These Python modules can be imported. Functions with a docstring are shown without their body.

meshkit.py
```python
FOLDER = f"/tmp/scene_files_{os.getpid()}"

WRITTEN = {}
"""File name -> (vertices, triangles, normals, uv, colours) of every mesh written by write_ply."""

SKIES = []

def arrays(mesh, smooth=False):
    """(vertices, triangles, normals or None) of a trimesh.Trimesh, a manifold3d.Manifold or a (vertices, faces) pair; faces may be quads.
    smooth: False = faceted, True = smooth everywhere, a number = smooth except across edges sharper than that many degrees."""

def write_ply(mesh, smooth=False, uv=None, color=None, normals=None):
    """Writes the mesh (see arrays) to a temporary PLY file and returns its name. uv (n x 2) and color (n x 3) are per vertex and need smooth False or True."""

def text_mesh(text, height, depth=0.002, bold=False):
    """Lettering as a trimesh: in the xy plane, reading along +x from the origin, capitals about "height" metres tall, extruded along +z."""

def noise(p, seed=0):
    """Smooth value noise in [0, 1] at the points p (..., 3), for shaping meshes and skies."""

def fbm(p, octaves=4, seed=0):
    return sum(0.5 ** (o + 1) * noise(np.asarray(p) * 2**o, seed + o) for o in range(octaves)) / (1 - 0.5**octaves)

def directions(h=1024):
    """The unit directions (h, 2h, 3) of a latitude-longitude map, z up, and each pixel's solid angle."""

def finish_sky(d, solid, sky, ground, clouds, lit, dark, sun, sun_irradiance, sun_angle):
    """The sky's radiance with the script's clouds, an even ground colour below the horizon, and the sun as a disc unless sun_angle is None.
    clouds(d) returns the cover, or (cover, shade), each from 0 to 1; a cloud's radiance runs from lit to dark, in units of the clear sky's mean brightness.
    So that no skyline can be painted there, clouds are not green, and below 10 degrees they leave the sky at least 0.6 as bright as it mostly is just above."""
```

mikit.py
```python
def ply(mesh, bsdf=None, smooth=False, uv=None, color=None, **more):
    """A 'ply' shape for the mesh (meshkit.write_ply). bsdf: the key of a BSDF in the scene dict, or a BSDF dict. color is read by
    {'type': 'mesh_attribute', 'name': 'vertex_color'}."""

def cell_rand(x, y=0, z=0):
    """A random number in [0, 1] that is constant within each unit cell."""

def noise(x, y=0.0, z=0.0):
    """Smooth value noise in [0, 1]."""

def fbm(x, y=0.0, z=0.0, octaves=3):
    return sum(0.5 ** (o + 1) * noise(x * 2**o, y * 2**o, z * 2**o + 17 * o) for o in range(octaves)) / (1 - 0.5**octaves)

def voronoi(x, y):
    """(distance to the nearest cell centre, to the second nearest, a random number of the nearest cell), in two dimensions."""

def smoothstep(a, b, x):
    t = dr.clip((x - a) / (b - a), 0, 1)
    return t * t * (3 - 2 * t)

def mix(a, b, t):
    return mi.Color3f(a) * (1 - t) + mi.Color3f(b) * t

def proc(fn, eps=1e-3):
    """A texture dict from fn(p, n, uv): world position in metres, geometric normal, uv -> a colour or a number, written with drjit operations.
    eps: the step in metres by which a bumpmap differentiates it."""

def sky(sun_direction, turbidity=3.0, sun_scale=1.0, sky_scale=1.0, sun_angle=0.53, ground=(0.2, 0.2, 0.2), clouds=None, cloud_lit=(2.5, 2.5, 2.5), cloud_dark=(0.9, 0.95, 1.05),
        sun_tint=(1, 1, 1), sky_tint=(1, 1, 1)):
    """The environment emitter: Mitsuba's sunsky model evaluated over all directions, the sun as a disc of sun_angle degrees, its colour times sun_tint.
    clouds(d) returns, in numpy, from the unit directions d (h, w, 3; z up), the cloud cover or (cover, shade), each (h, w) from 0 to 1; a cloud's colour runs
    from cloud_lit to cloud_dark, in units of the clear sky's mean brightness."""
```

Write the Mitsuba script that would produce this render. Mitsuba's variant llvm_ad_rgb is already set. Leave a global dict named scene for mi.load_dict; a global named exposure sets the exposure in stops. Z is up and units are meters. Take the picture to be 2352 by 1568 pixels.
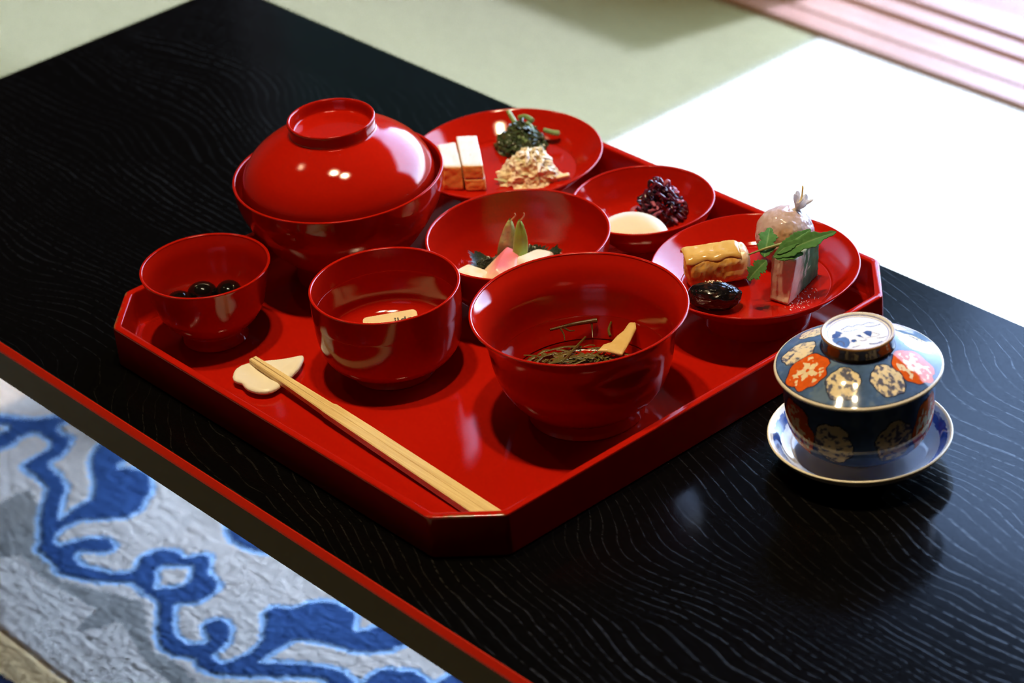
import math
import numpy as np
import trimesh
import drjit as dr
import mitsuba as mi
import mikit
import meshkit
from mikit import proc, noise, fbm, smoothstep, mix
from scipy.spatial import Delaunay
from shapely.geometry import Polygon, Point, LineString
import shapely

scene = {'type': 'scene'}
labels = {}
T = mi.ScalarTransform4f
TZ = 0.35          # height of the low table's top above the floor

# ---------------------------------------------------------------- camera
EYE = np.array([1.17549, -0.93102, 0.90578 + TZ])
FWD = np.array([-0.66657066, 0.53370854, -0.5204217])
RIGHT = np.array([0.66161441, 0.74521741, -0.08317075])
UP = np.cross(RIGHT, FWD)
scene['camera'] = {'type': 'thinlens', 'fov': 21.4406, 'fov_axis': 'x', 'aperture_radius': 0.0062, 'focus_distance': 1.66,
                   'near_clip': 0.05, 'far_clip': 60.0,
                   'to_world': T().look_at(origin=EYE.tolist(), target=(EYE + FWD).tolist(), up=UP.tolist())}

# ---------------------------------------------------------------- light
exposure = 0.0
SUN_DIR = (0.124, 0.482, 0.868)
scene['sky'] = mikit.sky(SUN_DIR, turbidity=3.0, sun_scale=3.9, sky_scale=62.0, sun_angle=4.0, ground=(0.22, 0.2, 0.16),
                         sun_tint=(0.78, 1.05, 2.6), sky_tint=(1.03, 1.0, 1.02))
LAMP_RGB = (1060.0, 820.0, 480.0)
LAMPS = [((-0.11, -0.16, 2.33), 0.045, 1.0), ((0.215, -0.04, 2.33), 0.045, 1.0), ((-1.16, -0.47, 2.33), 0.045, 0.07)]


# ---------------------------------------------------------------- helpers
def put(key, mesh, bsdf, smooth=35, **kw):
    k, n = key, 0
    while k in scene:
        n += 1
        k = f'{key}_{n:03d}'
    scene[k] = mikit.ply(mesh, bsdf, smooth=smooth, **kw)
    return k


def tag(key, label, category=None, group=None, kind=None):
    d = {'label': label}
    if category: d['category'] = category
    if group: d['group'] = group
    if kind: d['kind'] = kind
    labels[key] = d


def struct(key, label=None):
    labels[key] = {'kind': 'structure'}
    if label: labels[key]['label'] = label


def move(m, loc=(0, 0, 0), yaw=0.0):
    v = np.array(m.vertices)
    c, s = math.cos(yaw), math.sin(yaw)
    v = np.c_[v[:, 0] * c - v[:, 1] * s, v[:, 0] * s + v[:, 1] * c, v[:, 2]] + np.array(loc)
    return trimesh.Trimesh(v, m.faces, process=False)


def joined(ms):
    return trimesh.util.concatenate(ms)


def box(x0, x1, y0, y1, z0, z1, bevel=0.0):
    if bevel <= 0:
        m = trimesh.creation.box((x1 - x0, y1 - y0, z1 - z0))
        m.apply_translation(((x0 + x1) / 2, (y0 + y1) / 2, (z0 + z1) / 2))
        return m
    b = bevel
    pts = []
    for sx in (x0, x1):
        for sy in (y0, y1):
            for sz in (z0, z1):
                ix, iy, iz = (b if sx == x0 else -b), (b if sy == y0 else -b), (b if sz == z0 else -b)
                pts += [(sx, sy + iy, sz + iz), (sx + ix, sy, sz + iz), (sx + ix, sy + iy, sz)]
    return trimesh.convex.convex_hull(np.array(pts))


def catmull(P, n):
    P = np.asarray(P, float)
    Q = np.vstack([2 * P[0] - P[1], P, 2 * P[-1] - P[-2]])
    out = []
    for i in range(len(P) - 1):
        p0, p1, p2, p3 = Q[i:i + 4]
        t = np.linspace(0, 1, n, endpoint=False)[:, None]
        out.append(0.5 * (2 * p1 + (p2 - p0) * t + (2 * p0 - 5 * p1 + 4 * p2 - p3) * t ** 2 + (3 * p1 - p0 - 3 * p2 + p3) * t ** 3))
    return np.vstack(out + [P[-1:]])


def lathe(profile, n=160, smooth_steps=6):
    """closed solid of revolution; profile: list of runs of (r, z), each run is a smooth curve; first and last point on the axis."""
    pts = []
    for run in profile:
        c = catmull(run, smooth_steps) if len(run) > 2 else np.array(run, float)
        pts.append(c if not pts else c[1:] if np.allclose(c[0], pts[-1][-1]) else c)
    p = np.vstack(pts)
    p[:, 0] = np.maximum(p[:, 0], 0)
    ang = np.arange(n) * 2 * np.pi / n
    V, F = [], []
    rings = []
    for r, z in p:
        if r < 1e-7:
            rings.append([len(V)])
            V.append((0, 0, z))
        else:
            rings.append(list(range(len(V), len(V) + n)))
            V += [(r * math.cos(a), r * math.sin(a), z) for a in ang]
    for A, B in zip(rings[:-1], rings[1:]):
        for i in range(n):
            j = (i + 1) % n
            if len(A) == 1 and len(B) == 1: continue
            if len(A) == 1: F.append((A[0], B[j], B[i]))
            elif len(B) == 1: F.append((A[i], A[j], B[0]))
            else: F += [(A[i], A[j], B[j]), (A[i], B[j], B[i])]
    m = trimesh.Trimesh(np.array(V), np.array(F), process=False)
    return m


def tube(P, R, sides=8, cap=True, flat=1.0):
    P = np.asarray(P, float)
    R = np.broadcast_to(np.asarray(R, float), (len(P),))
    t = np.gradient(P, axis=0)
    t /= np.linalg.norm(t, axis=1, keepdims=True) + 1e-12
    ref = np.array([0, 0, 1.0]) if abs(t[0, 2]) < 0.9 else np.array([1.0, 0, 0])
    A = np.cross(t[0], ref); A /= np.linalg.norm(A)
    V, F = [], []
    ang = np.arange(sides) * 2 * np.pi / sides
    for i in range(len(P)):
        A = A - t[i] * (A @ t[i]); A /= np.linalg.norm(A) + 1e-12
        Bv = np.cross(t[i], A)
        V.append(P[i] + R[i] * (np.cos(ang)[:, None] * A + flat * np.sin(ang)[:, None] * Bv))
    V = np.vstack(V)
    for i in range(len(P) - 1):
        for k in range(sides):
            a, b = i * sides + k, i * sides + (k + 1) % sides
            F += [(a, b, b + sides), (a, b + sides, a + sides)]
    if cap:
        n0 = len(V)
        V = np.vstack([V, P[:1] - t[:1] * R[0] * 0.5, P[-1:] + t[-1:] * R[-1] * 0.5])
        for k in range(sides):
            F.append((n0, (k + 1) % sides, k))
            o = (len(P) - 1) * sides
            F.append((n0 + 1, o + k, o + (k + 1) % sides))
    return trimesh.Trimesh(V, np.array(F), process=False)


def blob(radii, amp, freq, seed, sub=4, octaves=4, squash=None):
    m = trimesh.creation.icosphere(subdivisions=sub, radius=1.0)
    v = np.array(m.vertices)
    d = meshkit.fbm(v * freq + seed * 7.31, octaves, seed) - 0.5
    v = v * (1 + amp * d[:, None])
    if squash: v = squash(v)
    return trimesh.Trimesh(v * np.asarray(radii), m.faces, process=False)


def pillow(poly, top, bottom, res, jitter_seed=1):
    """a solid over a flat outline: top(d, x, y) and bottom(d, x, y) give heights, d = distance to the outline."""
    ring = poly.exterior
    n = max(12, int(ring.length / res))
    bp = np.array([ring.interpolate(i / n, normalized=True).coords[0] for i in range(n)])
    x0, y0, x1, y1 = poly.bounds
    gx, gy = np.meshgrid(np.arange(x0, x1, res), np.arange(y0, y1, res * 0.87))
    gx = gx + (np.arange(gx.shape[0])[:, None] % 2) * res / 2
    g = np.c_[gx.ravel(), gy.ravel()]
    pp = shapely.points(g)
    ok = shapely.contains(poly, pp) & (shapely.distance(ring, pp) > res * 0.45)
    P = np.vstack([bp, g[ok]])
    d = shapely.distance(ring, shapely.points(P)); d[:n] = 0
    tri = Delaunay(P).simplices
    cen = P[tri].mean(1)
    tri = tri[shapely.contains(poly, shapely.points(cen))]
    a = P[tri]
    area = (a[:, 1, 0] - a[:, 0, 0]) * (a[:, 2, 1] - a[:, 0, 1]) - (a[:, 1, 1] - a[:, 0, 1]) * (a[:, 2, 0] - a[:, 0, 0])
    tri[area < 0] = tri[area < 0][:, ::-1]
    tri = tri[np.abs(area) > 1e-14]
    zt = top(d, P[:, 0], P[:, 1])
    zb = bottom(d, P[:, 0], P[:, 1])
    N = len(P)
    V = np.vstack([np.c_[P, zt], np.c_[P, zb]])
    F = [tri, tri[:, ::-1] + N]
    k = np.arange(n); k2 = (k + 1) % n
    if not Polygon(bp).exterior.is_ccw: k, k2 = k2, k
    F += [np.c_[k, k + N, k2 + N], np.c_[k, k2 + N, k2]]
    return trimesh.Trimesh(V, np.vstack(F), process=False)


def unit_block(n=10, r=0.12):
    """a cube [0,1]^3 with rounded edges, subdivided."""
    s = np.linspace(0, 1, n + 1)
    V, F = [], []
    for ax in range(3):
        for side in (0, 1):
            a, b = np.meshgrid(s, s, indexing='ij')
            q = np.zeros((n + 1, n + 1, 3))
            q[..., ax] = side; q[..., (ax + 1) % 3] = a; q[..., (ax + 2) % 3] = b
            o = len(V) * (n + 1) ** 2
            V.append(q.reshape(-1, 3))
            for i in range(n):
                for j in range(n):
                    p = o + i * (n + 1) + j
                    f = [(p, p + n + 1, p + n + 2), (p, p + n + 2, p + 1)]
                    F += f if side else [t[::-1] for t in f]
    m = trimesh.Trimesh(np.vstack(V), np.array(F), process=False)
    m.merge_vertices()
    v = np.array(m.vertices)
    c = np.clip(v, r, 1 - r)
    d = v - c
    L = np.linalg.norm(d, axis=1, keepdims=True)
    k = np.max(np.abs(d), axis=1, keepdims=True)
    v = c + np.where(L > 1e-9, d / np.maximum(L, 1e-9) * k, 0)
    return trimesh.Trimesh(v, m.faces, process=False)


def hexa(C, n=10, r=0.1, amp=0.0, freq=200, seed=0):
    """C: 8 corners, bottom ring then top ring (counter-clockwise from above). returns the mesh and the unit coordinates."""
    u = unit_block(n, r)
    w = np.array(u.vertices)
    C = np.asarray(C, float)
    x, y, z = w[:, :1], w[:, 1:2], w[:, 2:]
    lo = (1 - x) * (1 - y) * C[0] + x * (1 - y) * C[1] + x * y * C[2] + (1 - x) * y * C[3]
    hi = (1 - x) * (1 - y) * C[4] + x * (1 - y) * C[5] + x * y * C[6] + (1 - x) * y * C[7]
    v = lo * (1 - z) + hi * z
    m = trimesh.Trimesh(v, u.faces, process=False)
    if amp:
        nn = np.array(m.vertex_normals)
        v = v + nn * amp * (meshkit.fbm(v * freq, 4, seed) - 0.5)[:, None] * 2
        m = trimesh.Trimesh(v, u.faces, process=False)
    return m, w


def sheet(P):
    """grid of points (a, b, 3) -> open mesh."""
    a, b = P.shape[:2]
    i, j = np.meshgrid(np.arange(a - 1), np.arange(b - 1), indexing='ij')
    o = (i * b + j).ravel()
    F = np.vstack([np.c_[o, o + b, o + b + 1], np.c_[o, o + b + 1, o + 1]])
    return trimesh.Trimesh(P.reshape(-1, 3), F, process=False)


def thick(P, h):
    """grid of points (a, b, 3) -> closed thin solid of thickness h (may be an array a x b)."""
    m = sheet(P)
    n = np.array(m.vertex_normals).reshape(P.shape)
    hh = np.broadcast_to(np.asarray(h, float), P.shape[:2])[..., None] / 2
    a, b = P.shape[:2]
    V = np.vstack([(P + n * hh).reshape(-1, 3), (P - n * hh).reshape(-1, 3)])
    N = a * b
    F = [m.faces, m.faces[:, ::-1] + N]
    loop = [(i, 0) for i in range(a)] + [(a - 1, j) for j in range(1, b)] + [(i, b - 1) for i in range(a - 2, -1, -1)] + [(0, j) for j in range(b - 2, 0, -1)]
    L = np.array([i * b + j for i, j in loop])
    L2 = np.roll(L, -1)
    F += [np.c_[L, L + N, L2 + N], np.c_[L, L2 + N, L2]]
    return trimesh.Trimesh(V, np.vstack(F), process=False)


def lerp(a, b, t):
    return np.asarray(a) * (1 - t) + np.asarray(b) * t


def ss(a, b, x):
    t = np.clip((x - a) / (b - a), 0, 1)
    return t * t * (3 - 2 * t)


# ---------------------------------------------------------------- materials
def rgb(c):
    return {'type': 'rgb', 'value': list(map(float, c))}


def pr(key, color, rough=0.5, spec=0.5, bump=None, bump_scale=0.0005, **kw):
    b = {'type': 'principled', 'base_color': rgb(color) if isinstance(color, (tuple, list)) else color,
         'roughness': rough, 'specular': spec, **kw}
    if bump is not None:
        b = {'type': 'bumpmap', 'arbitrary': bump, 'scale': bump_scale, 'bsdf': b}
    scene[key] = {'type': 'twosided', 'bsdf': b}


VC = {'type': 'mesh_attribute', 'name': 'vertex_color'}
scene['red_lacquer'] = {'type': 'roughplastic', 'diffuse_reflectance': rgb((0.62, 0.018, 0.0055)), 'alpha': 0.022, 'int_ior': 1.5, 'nonlinear': True}


def lacquer_tray_col(p, n, uv):
    # chips and rubbed-through edge of the old lacquer, on the rim corners only
    k = fbm(p.x * 420, p.y * 420, p.z * 420, octaves=3)
    cx, cy = dr.abs(p.x), dr.abs(p.y)
    edge = smoothstep(0.3445, 0.3475, cx + cy) * smoothstep(TZ + 0.0262, TZ + 0.0282, p.z)
    worn = edge * smoothstep(0.50, 0.60, k)
    return mix((0.62, 0.018, 0.0055), (0.36, 0.25, 0.09), worn * 0.85)


scene['tray_lacquer'] = {'type': 'roughplastic', 'diffuse_reflectance': proc(lacquer_tray_col), 'alpha': 0.018, 'int_ior': 1.5, 'nonlinear': True}


def oak_lines(p):
    """pores of the oak's growth rings: cathedral figure that runs along x."""
    x, y = p.x, p.y
    w = fbm(x * 2.6 + 3.1, y * 4.2 + 1.7, 0.0, octaves=3)
    w2 = noise(x * 13.0, y * 22.0, 3.0)
    w3 = noise(x * 60.0, y * 90.0, 5.0)
    t = (y + 0.16 * x + 0.19 * w + 0.016 * w2 + 0.0022 * w3) * 145.0
    f = t - dr.floor(t)
    d = dr.abs(f - 0.5) * 2.0                      # 1 at the ring line
    wid = 0.66 + 0.28 * noise(x * 5.0, y * 9.0, 9.0)
    line = smoothstep(wid, wid + 0.12, d)
    fine = noise(x * 330.0, y * 1500.0, 2.0)       # short vessels
    dash = smoothstep(0.36, 0.66, fine + 0.25 * noise(x * 90.0, y * 420.0, 7.0))
    strength = 0.25 + 0.75 * mikit.cell_rand(dr.floor(t), 3, 1)
    fade = smoothstep(0.25, 0.60, noise(x * 9.0, y * 40.0 + 3.0, 6.0))
    return line * dash * strength * (0.35 + 0.65 * fade)


def pore_weight(p, n, uv):
    return dr.clip(oak_lines(p) + 0.05 * noise(p.x * 300.0, p.y * 1600.0, 4.0), 0, 1)


def pore_rough(p, n, uv):
    return 0.26 + 0.12 * noise(p.x * 200.0, p.y * 900.0, 4.0)


pr('black_oak_ground', (0.0016, 0.0014, 0.0014), 0.13, 0.13)
pr('black_oak_pore', (0.003, 0.003, 0.003), proc(pore_rough), 0.9)
scene['black_oak'] = {'type': 'blendbsdf', 'weight': proc(pore_weight), 'b0': scene.pop('black_oak_ground'), 'b1': scene.pop('black_oak_pore')}
pr('red_edge', (0.50, 0.016, 0.005), 0.25)
pr('dark_edge', (0.008, 0.0062, 0.0042), 0.5, 0.3)


def tatami_fn(base, along_x):
    def fn(p, n, uv):
        a, b = (p.x, p.y) if along_x else (p.y, p.x)
        rush = noise(a * 60.0, b * 900.0, 1.0)
        patch = fbm(a * 3.0, b * 9.0, 4.0)
        return mi.Color3f(base) * (0.86 + 0.16 * rush + 0.14 * patch)
    return fn


pr('tatami_green', proc(tatami_fn((0.195, 0.185, 0.078), True)), 0.6, 0.3)
pr('tatami_sheen', proc(tatami_fn((0.46, 0.45, 0.33), False)), 0.5, 0.4)  # bright weave sheen put into the base colour


def wood_fn(c0, c1, fx, fy, fz):
    def fn(p, n, uv):
        w = fbm(p.x * fx, p.y * fy, p.z * fz)
        g = noise(p.x * fx * 8, p.y * fy * 8, p.z * fz * 8)
        return mix(c0, c1, dr.clip(w * 0.8 + 0.3 * g, 0, 1))
    return fn


pr('sill_wood', proc(wood_fn((0.25, 0.135, 0.085), (0.38, 0.23, 0.15), 3, 60, 60)), 0.3)
pr('deck_wood', proc(wood_fn((0.16, 0.075, 0.04), (0.26, 0.13, 0.075), 3, 40, 40)), 0.35)
pr('wall_dark', proc(wood_fn((0.03, 0.021, 0.013), (0.045, 0.032, 0.02), 2, 2, 8)), 0.8, 0.2)
pr('ceiling_wood', proc(wood_fn((0.10, 0.06, 0.03), (0.16, 0.10, 0.05), 2, 20, 2)), 0.7, 0.2)
pr('gravel', proc(wood_fn((0.05, 0.06, 0.035), (0.09, 0.10, 0.06), 40, 40, 40)), 0.9, 0.1)
pr('added_hedge_green', proc(wood_fn((0.012, 0.022, 0.010), (0.04, 0.065, 0.028), 30, 30, 30)), 0.7, 0.2)
pr('lamp_metal', (0.05, 0.045, 0.04), 0.4)
pr('carpet_wool', VC, 0.9, 0.1, sheen=0.3)
pr('porcelain', VC, 0.07, 0.5)
pr('rest_glaze', (0.80, 0.76, 0.62), 0.28, 0.4)


def bamboo_fn(p, n, uv):
    a = noise(p.x * 30.0, p.y * 900.0, 2.0)
    b = noise(p.x * 12.0, p.y * 2600.0, 6.0)
    return mix((0.60, 0.41, 0.165), (0.82, 0.66, 0.34), dr.clip(0.55 * a + 0.5 * b, 0, 1))


pr('bamboo', proc(bamboo_fn), 0.45, 0.35)
pr('food_matte', VC, 0.55, 0.35)
pr('food_dry', VC, 0.75, 0.08)
pr('food_moist', VC, 0.28, 0.5)
pr('food_wet', VC, 0.14, 0.6)
pr('bean_black', (0.004, 0.003, 0.003), 0.06, 0.6)
pr('ink', (0.02, 0.015, 0.012), 0.6)
pr('tag_card', (0.80, 0.66, 0.40), 0.5, 0.3)
pr('wakame', proc(wood_fn((0.006, 0.010, 0.006), (0.03, 0.042, 0.022), 200, 200, 200)), 0.18, 0.6)
pr('soup_weed', proc(wood_fn((0.05, 0.040, 0.010), (0.13, 0.12, 0.03), 160, 160, 160)), 0.4, 0.4)
pr('soup_stem', (0.085, 0.05, 0.02), 0.35)
scene['broth'] = {'type': 'thindielectric', 'int_ior': 1.33, 'specular_transmittance': rgb((0.97, 0.93, 0.84))}
pr('crystal', (0.85, 0.82, 0.82), 0.15, 0.6)
pr('seed', (0.72, 0.55, 0.32), 0.5)

# ================================================================= SETTING
# tatami floor: square mats, sheen of the alternate weave painted in as paler colour
struct('floor')
put('floor', box(-2.5, 2.5, -2.5, 0.992, -0.08, -0.03), 'dark_edge', False)
XS = [-2.45, -1.55, -0.65, 0.25, 1.15, 2.05]
YS = [-2.46, -1.71, -0.81, 0.09, 0.99]
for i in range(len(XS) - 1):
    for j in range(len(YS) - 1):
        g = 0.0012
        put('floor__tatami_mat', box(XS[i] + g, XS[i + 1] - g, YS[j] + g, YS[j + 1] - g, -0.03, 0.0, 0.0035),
            'tatami_sheen' if (i + j) % 2 else 'tatami_green', False)

# grooved wooden sill of the garden side
struct('trim_1')
prof = [(0.993, -0.05), (0.993, 0.002), (0.9945, 0.004), (1.0205, 0.004), (1.022, 0.002), (1.022, -0.014), (1.0265, -0.014), (1.0265, 0.001),
        (1.028, 0.003), (1.064, 0.003), (1.067, -0.004), (1.075, -0.004), (1.078, 0.003), (1.101, 0.003), (1.104, -0.005), (1.112, -0.005),
        (1.115, 0.003), (1.148, 0.003), (1.15, 0.0), (1.15, -0.05)]


def extrude_x(yz, x0, x1):
    m = trimesh.creation.extrude_polygon(Polygon(yz), x1 - x0, engine='earcut')
    v = np.array(m.vertices)
    return trimesh.Trimesh(np.c_[v[:, 2] + x0, v[:, 0], v[:, 1]], m.faces, process=False)


put('trim_1', extrude_x(prof, -2.5, 2.5), 'sill_wood', False)
# veranda boards outside the opening
struct('veranda')
put('veranda', box(-2.5, 2.5, 1.16, 1.95, -0.12, -0.04), 'dark_edge', False)
for k in range(7):
    y = 1.155 + k * 0.115
    put('veranda__plank', box(-2.5, 2.5, y, y + 0.112, -0.04, -0.008, 0.003), 'deck_wood', False)

# garden-side wall: full-height opening from x = -0.72, left of it a low wall under a window
struct('wall_garden')
struct('wall_garden_low'); struct('wall_left'); struct('wall_right'); struct('wall_back'); struct('ceiling'); struct('lintel'); struct('eave')
put('wall_garden_low', box(-2.5, -0.72, 1.042, 1.14, 0.004, 0.372, 0.004), 'sill_wood', False)
upper = []
slots = [(-1.421, -1.411, 1.583, 1.618), (-1.421, -1.409, 1.627, 1.655), (-0.985, -0.945, 1.475, 1.515), (-1.12, -1.03, 1.685, 1.715)]  # openings added so sky glints mirror in tray and table
top = shapely.union_all([shapely.box(-2.5, 1.40, -0.72, 2.4), shapely.box(-2.5, 0.37, -1.86, 1.45)])
for a, b, c, d in slots: top = top.difference(shapely.box(a, c, b, d))
m = trimesh.creation.extrude_polygon(top, 0.08, engine='earcut')
v = np.array(m.vertices)
put('wall_garden', trimesh.Trimesh(np.c_[v[:, 0], 1.05 + v[:, 2], v[:, 1]], m.faces[:, ::-1], process=False), 'wall_dark', False)
put('lintel', box(-0.72, 2.5, 1.05, 1.13, 1.43, 2.4), 'wall_dark', False)
put('wall_garden__post', box(0.45, 2.5, 1.04, 1.14, 0.004, 1.43), 'wall_dark', False)
put('wall_left', box(-2.6, -2.5, -2.5, 1.15, -0.05, 2.4), 'wall_dark', False)
put('wall_right', box(2.5, 2.6, -2.5, 1.15, -0.05, 2.4), 'wall_dark', False)
put('wall_back', box(-2.6, 2.6, -2.6, -2.5, -0.05, 2.4), 'wall_dark', False)
put('ceiling', box(-2.6, 2.6, -2.6, 1.15, 2.4, 2.5), 'ceiling_wood', False)
put('eave', box(-3.2, 3.2, 1.15, 1.60, 2.38, 2.44), 'ceiling_wood', False)
struct('garden_ground')
put('garden_ground', box(-14, 14, 1.96, 22, -0.6, -0.45), 'gravel', False)
hd = unit_block(40, 0.08)  # added unseen hedge, sized to keep low sky off the table and floor
v = (np.array(hd.vertices) - 0.5) * np.array([6.4, 0.6, 3.1]) + np.array([-5.05, 2.42, 1.0])
v = v + np.array(hd.vertex_normals) * (0.28 * (meshkit.fbm(v * 4.0, 4, 3) - 0.5))[:, None]
hd = trimesh.Trimesh(v, hd.faces, process=False)
put('added_hedge', hd, 'added_hedge_green', True)
tag('added_hedge', 'unseen dark hedge added beyond the window to block low sky light', 'hedge')

# ceiling downlights
for i, (loc, r, f) in enumerate(LAMPS):
    key = 'ceiling_lamp' + (f'_{i:03d}' if i else '')
    ring = lathe([[(0, 0.02), (r * 1.5, 0.02)], [(r * 1.5, 0.02), (r * 1.6, 0.0)], [(r * 1.6, 0.0), (r * 1.55, -0.03)], [(r * 1.55, -0.03), (r * 1.25, -0.03)], [(r * 1.25, -0.03), (r * 1.2, -0.004)], [(r * 1.2, -0.004), (0, -0.004)]], 48)
    ring = trimesh.Trimesh(ring.vertices, ring.faces[:, ::-1], process=False)
    put(key + '__housing', move(ring, (loc[0], loc[1], 2.38)), 'lamp_metal')
    a = np.arange(32) * 2 * np.pi / 32
    V = np.vstack([[0, 0, 0], np.c_[r * np.cos(a), r * np.sin(a), 0 * a]])
    F = np.array([(0, 1 + (k + 1) % 32, 1 + k) for k in range(32)])
    k = put(key + '__diffuser', trimesh.Trimesh(V + np.array([loc[0], loc[1], 2.372]), F, process=False), 'lamp_metal', False)
    scene[k]['emitter'] = {'type': 'area', 'radiance': rgb([c * f for c in LAMP_RGB])}
    tag(key, ['round ceiling downlight above the near side of the tray', 'round ceiling downlight above the lidded tea cup', 'dimmer round ceiling downlight far beyond the table end'][i], 'lamp')

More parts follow.
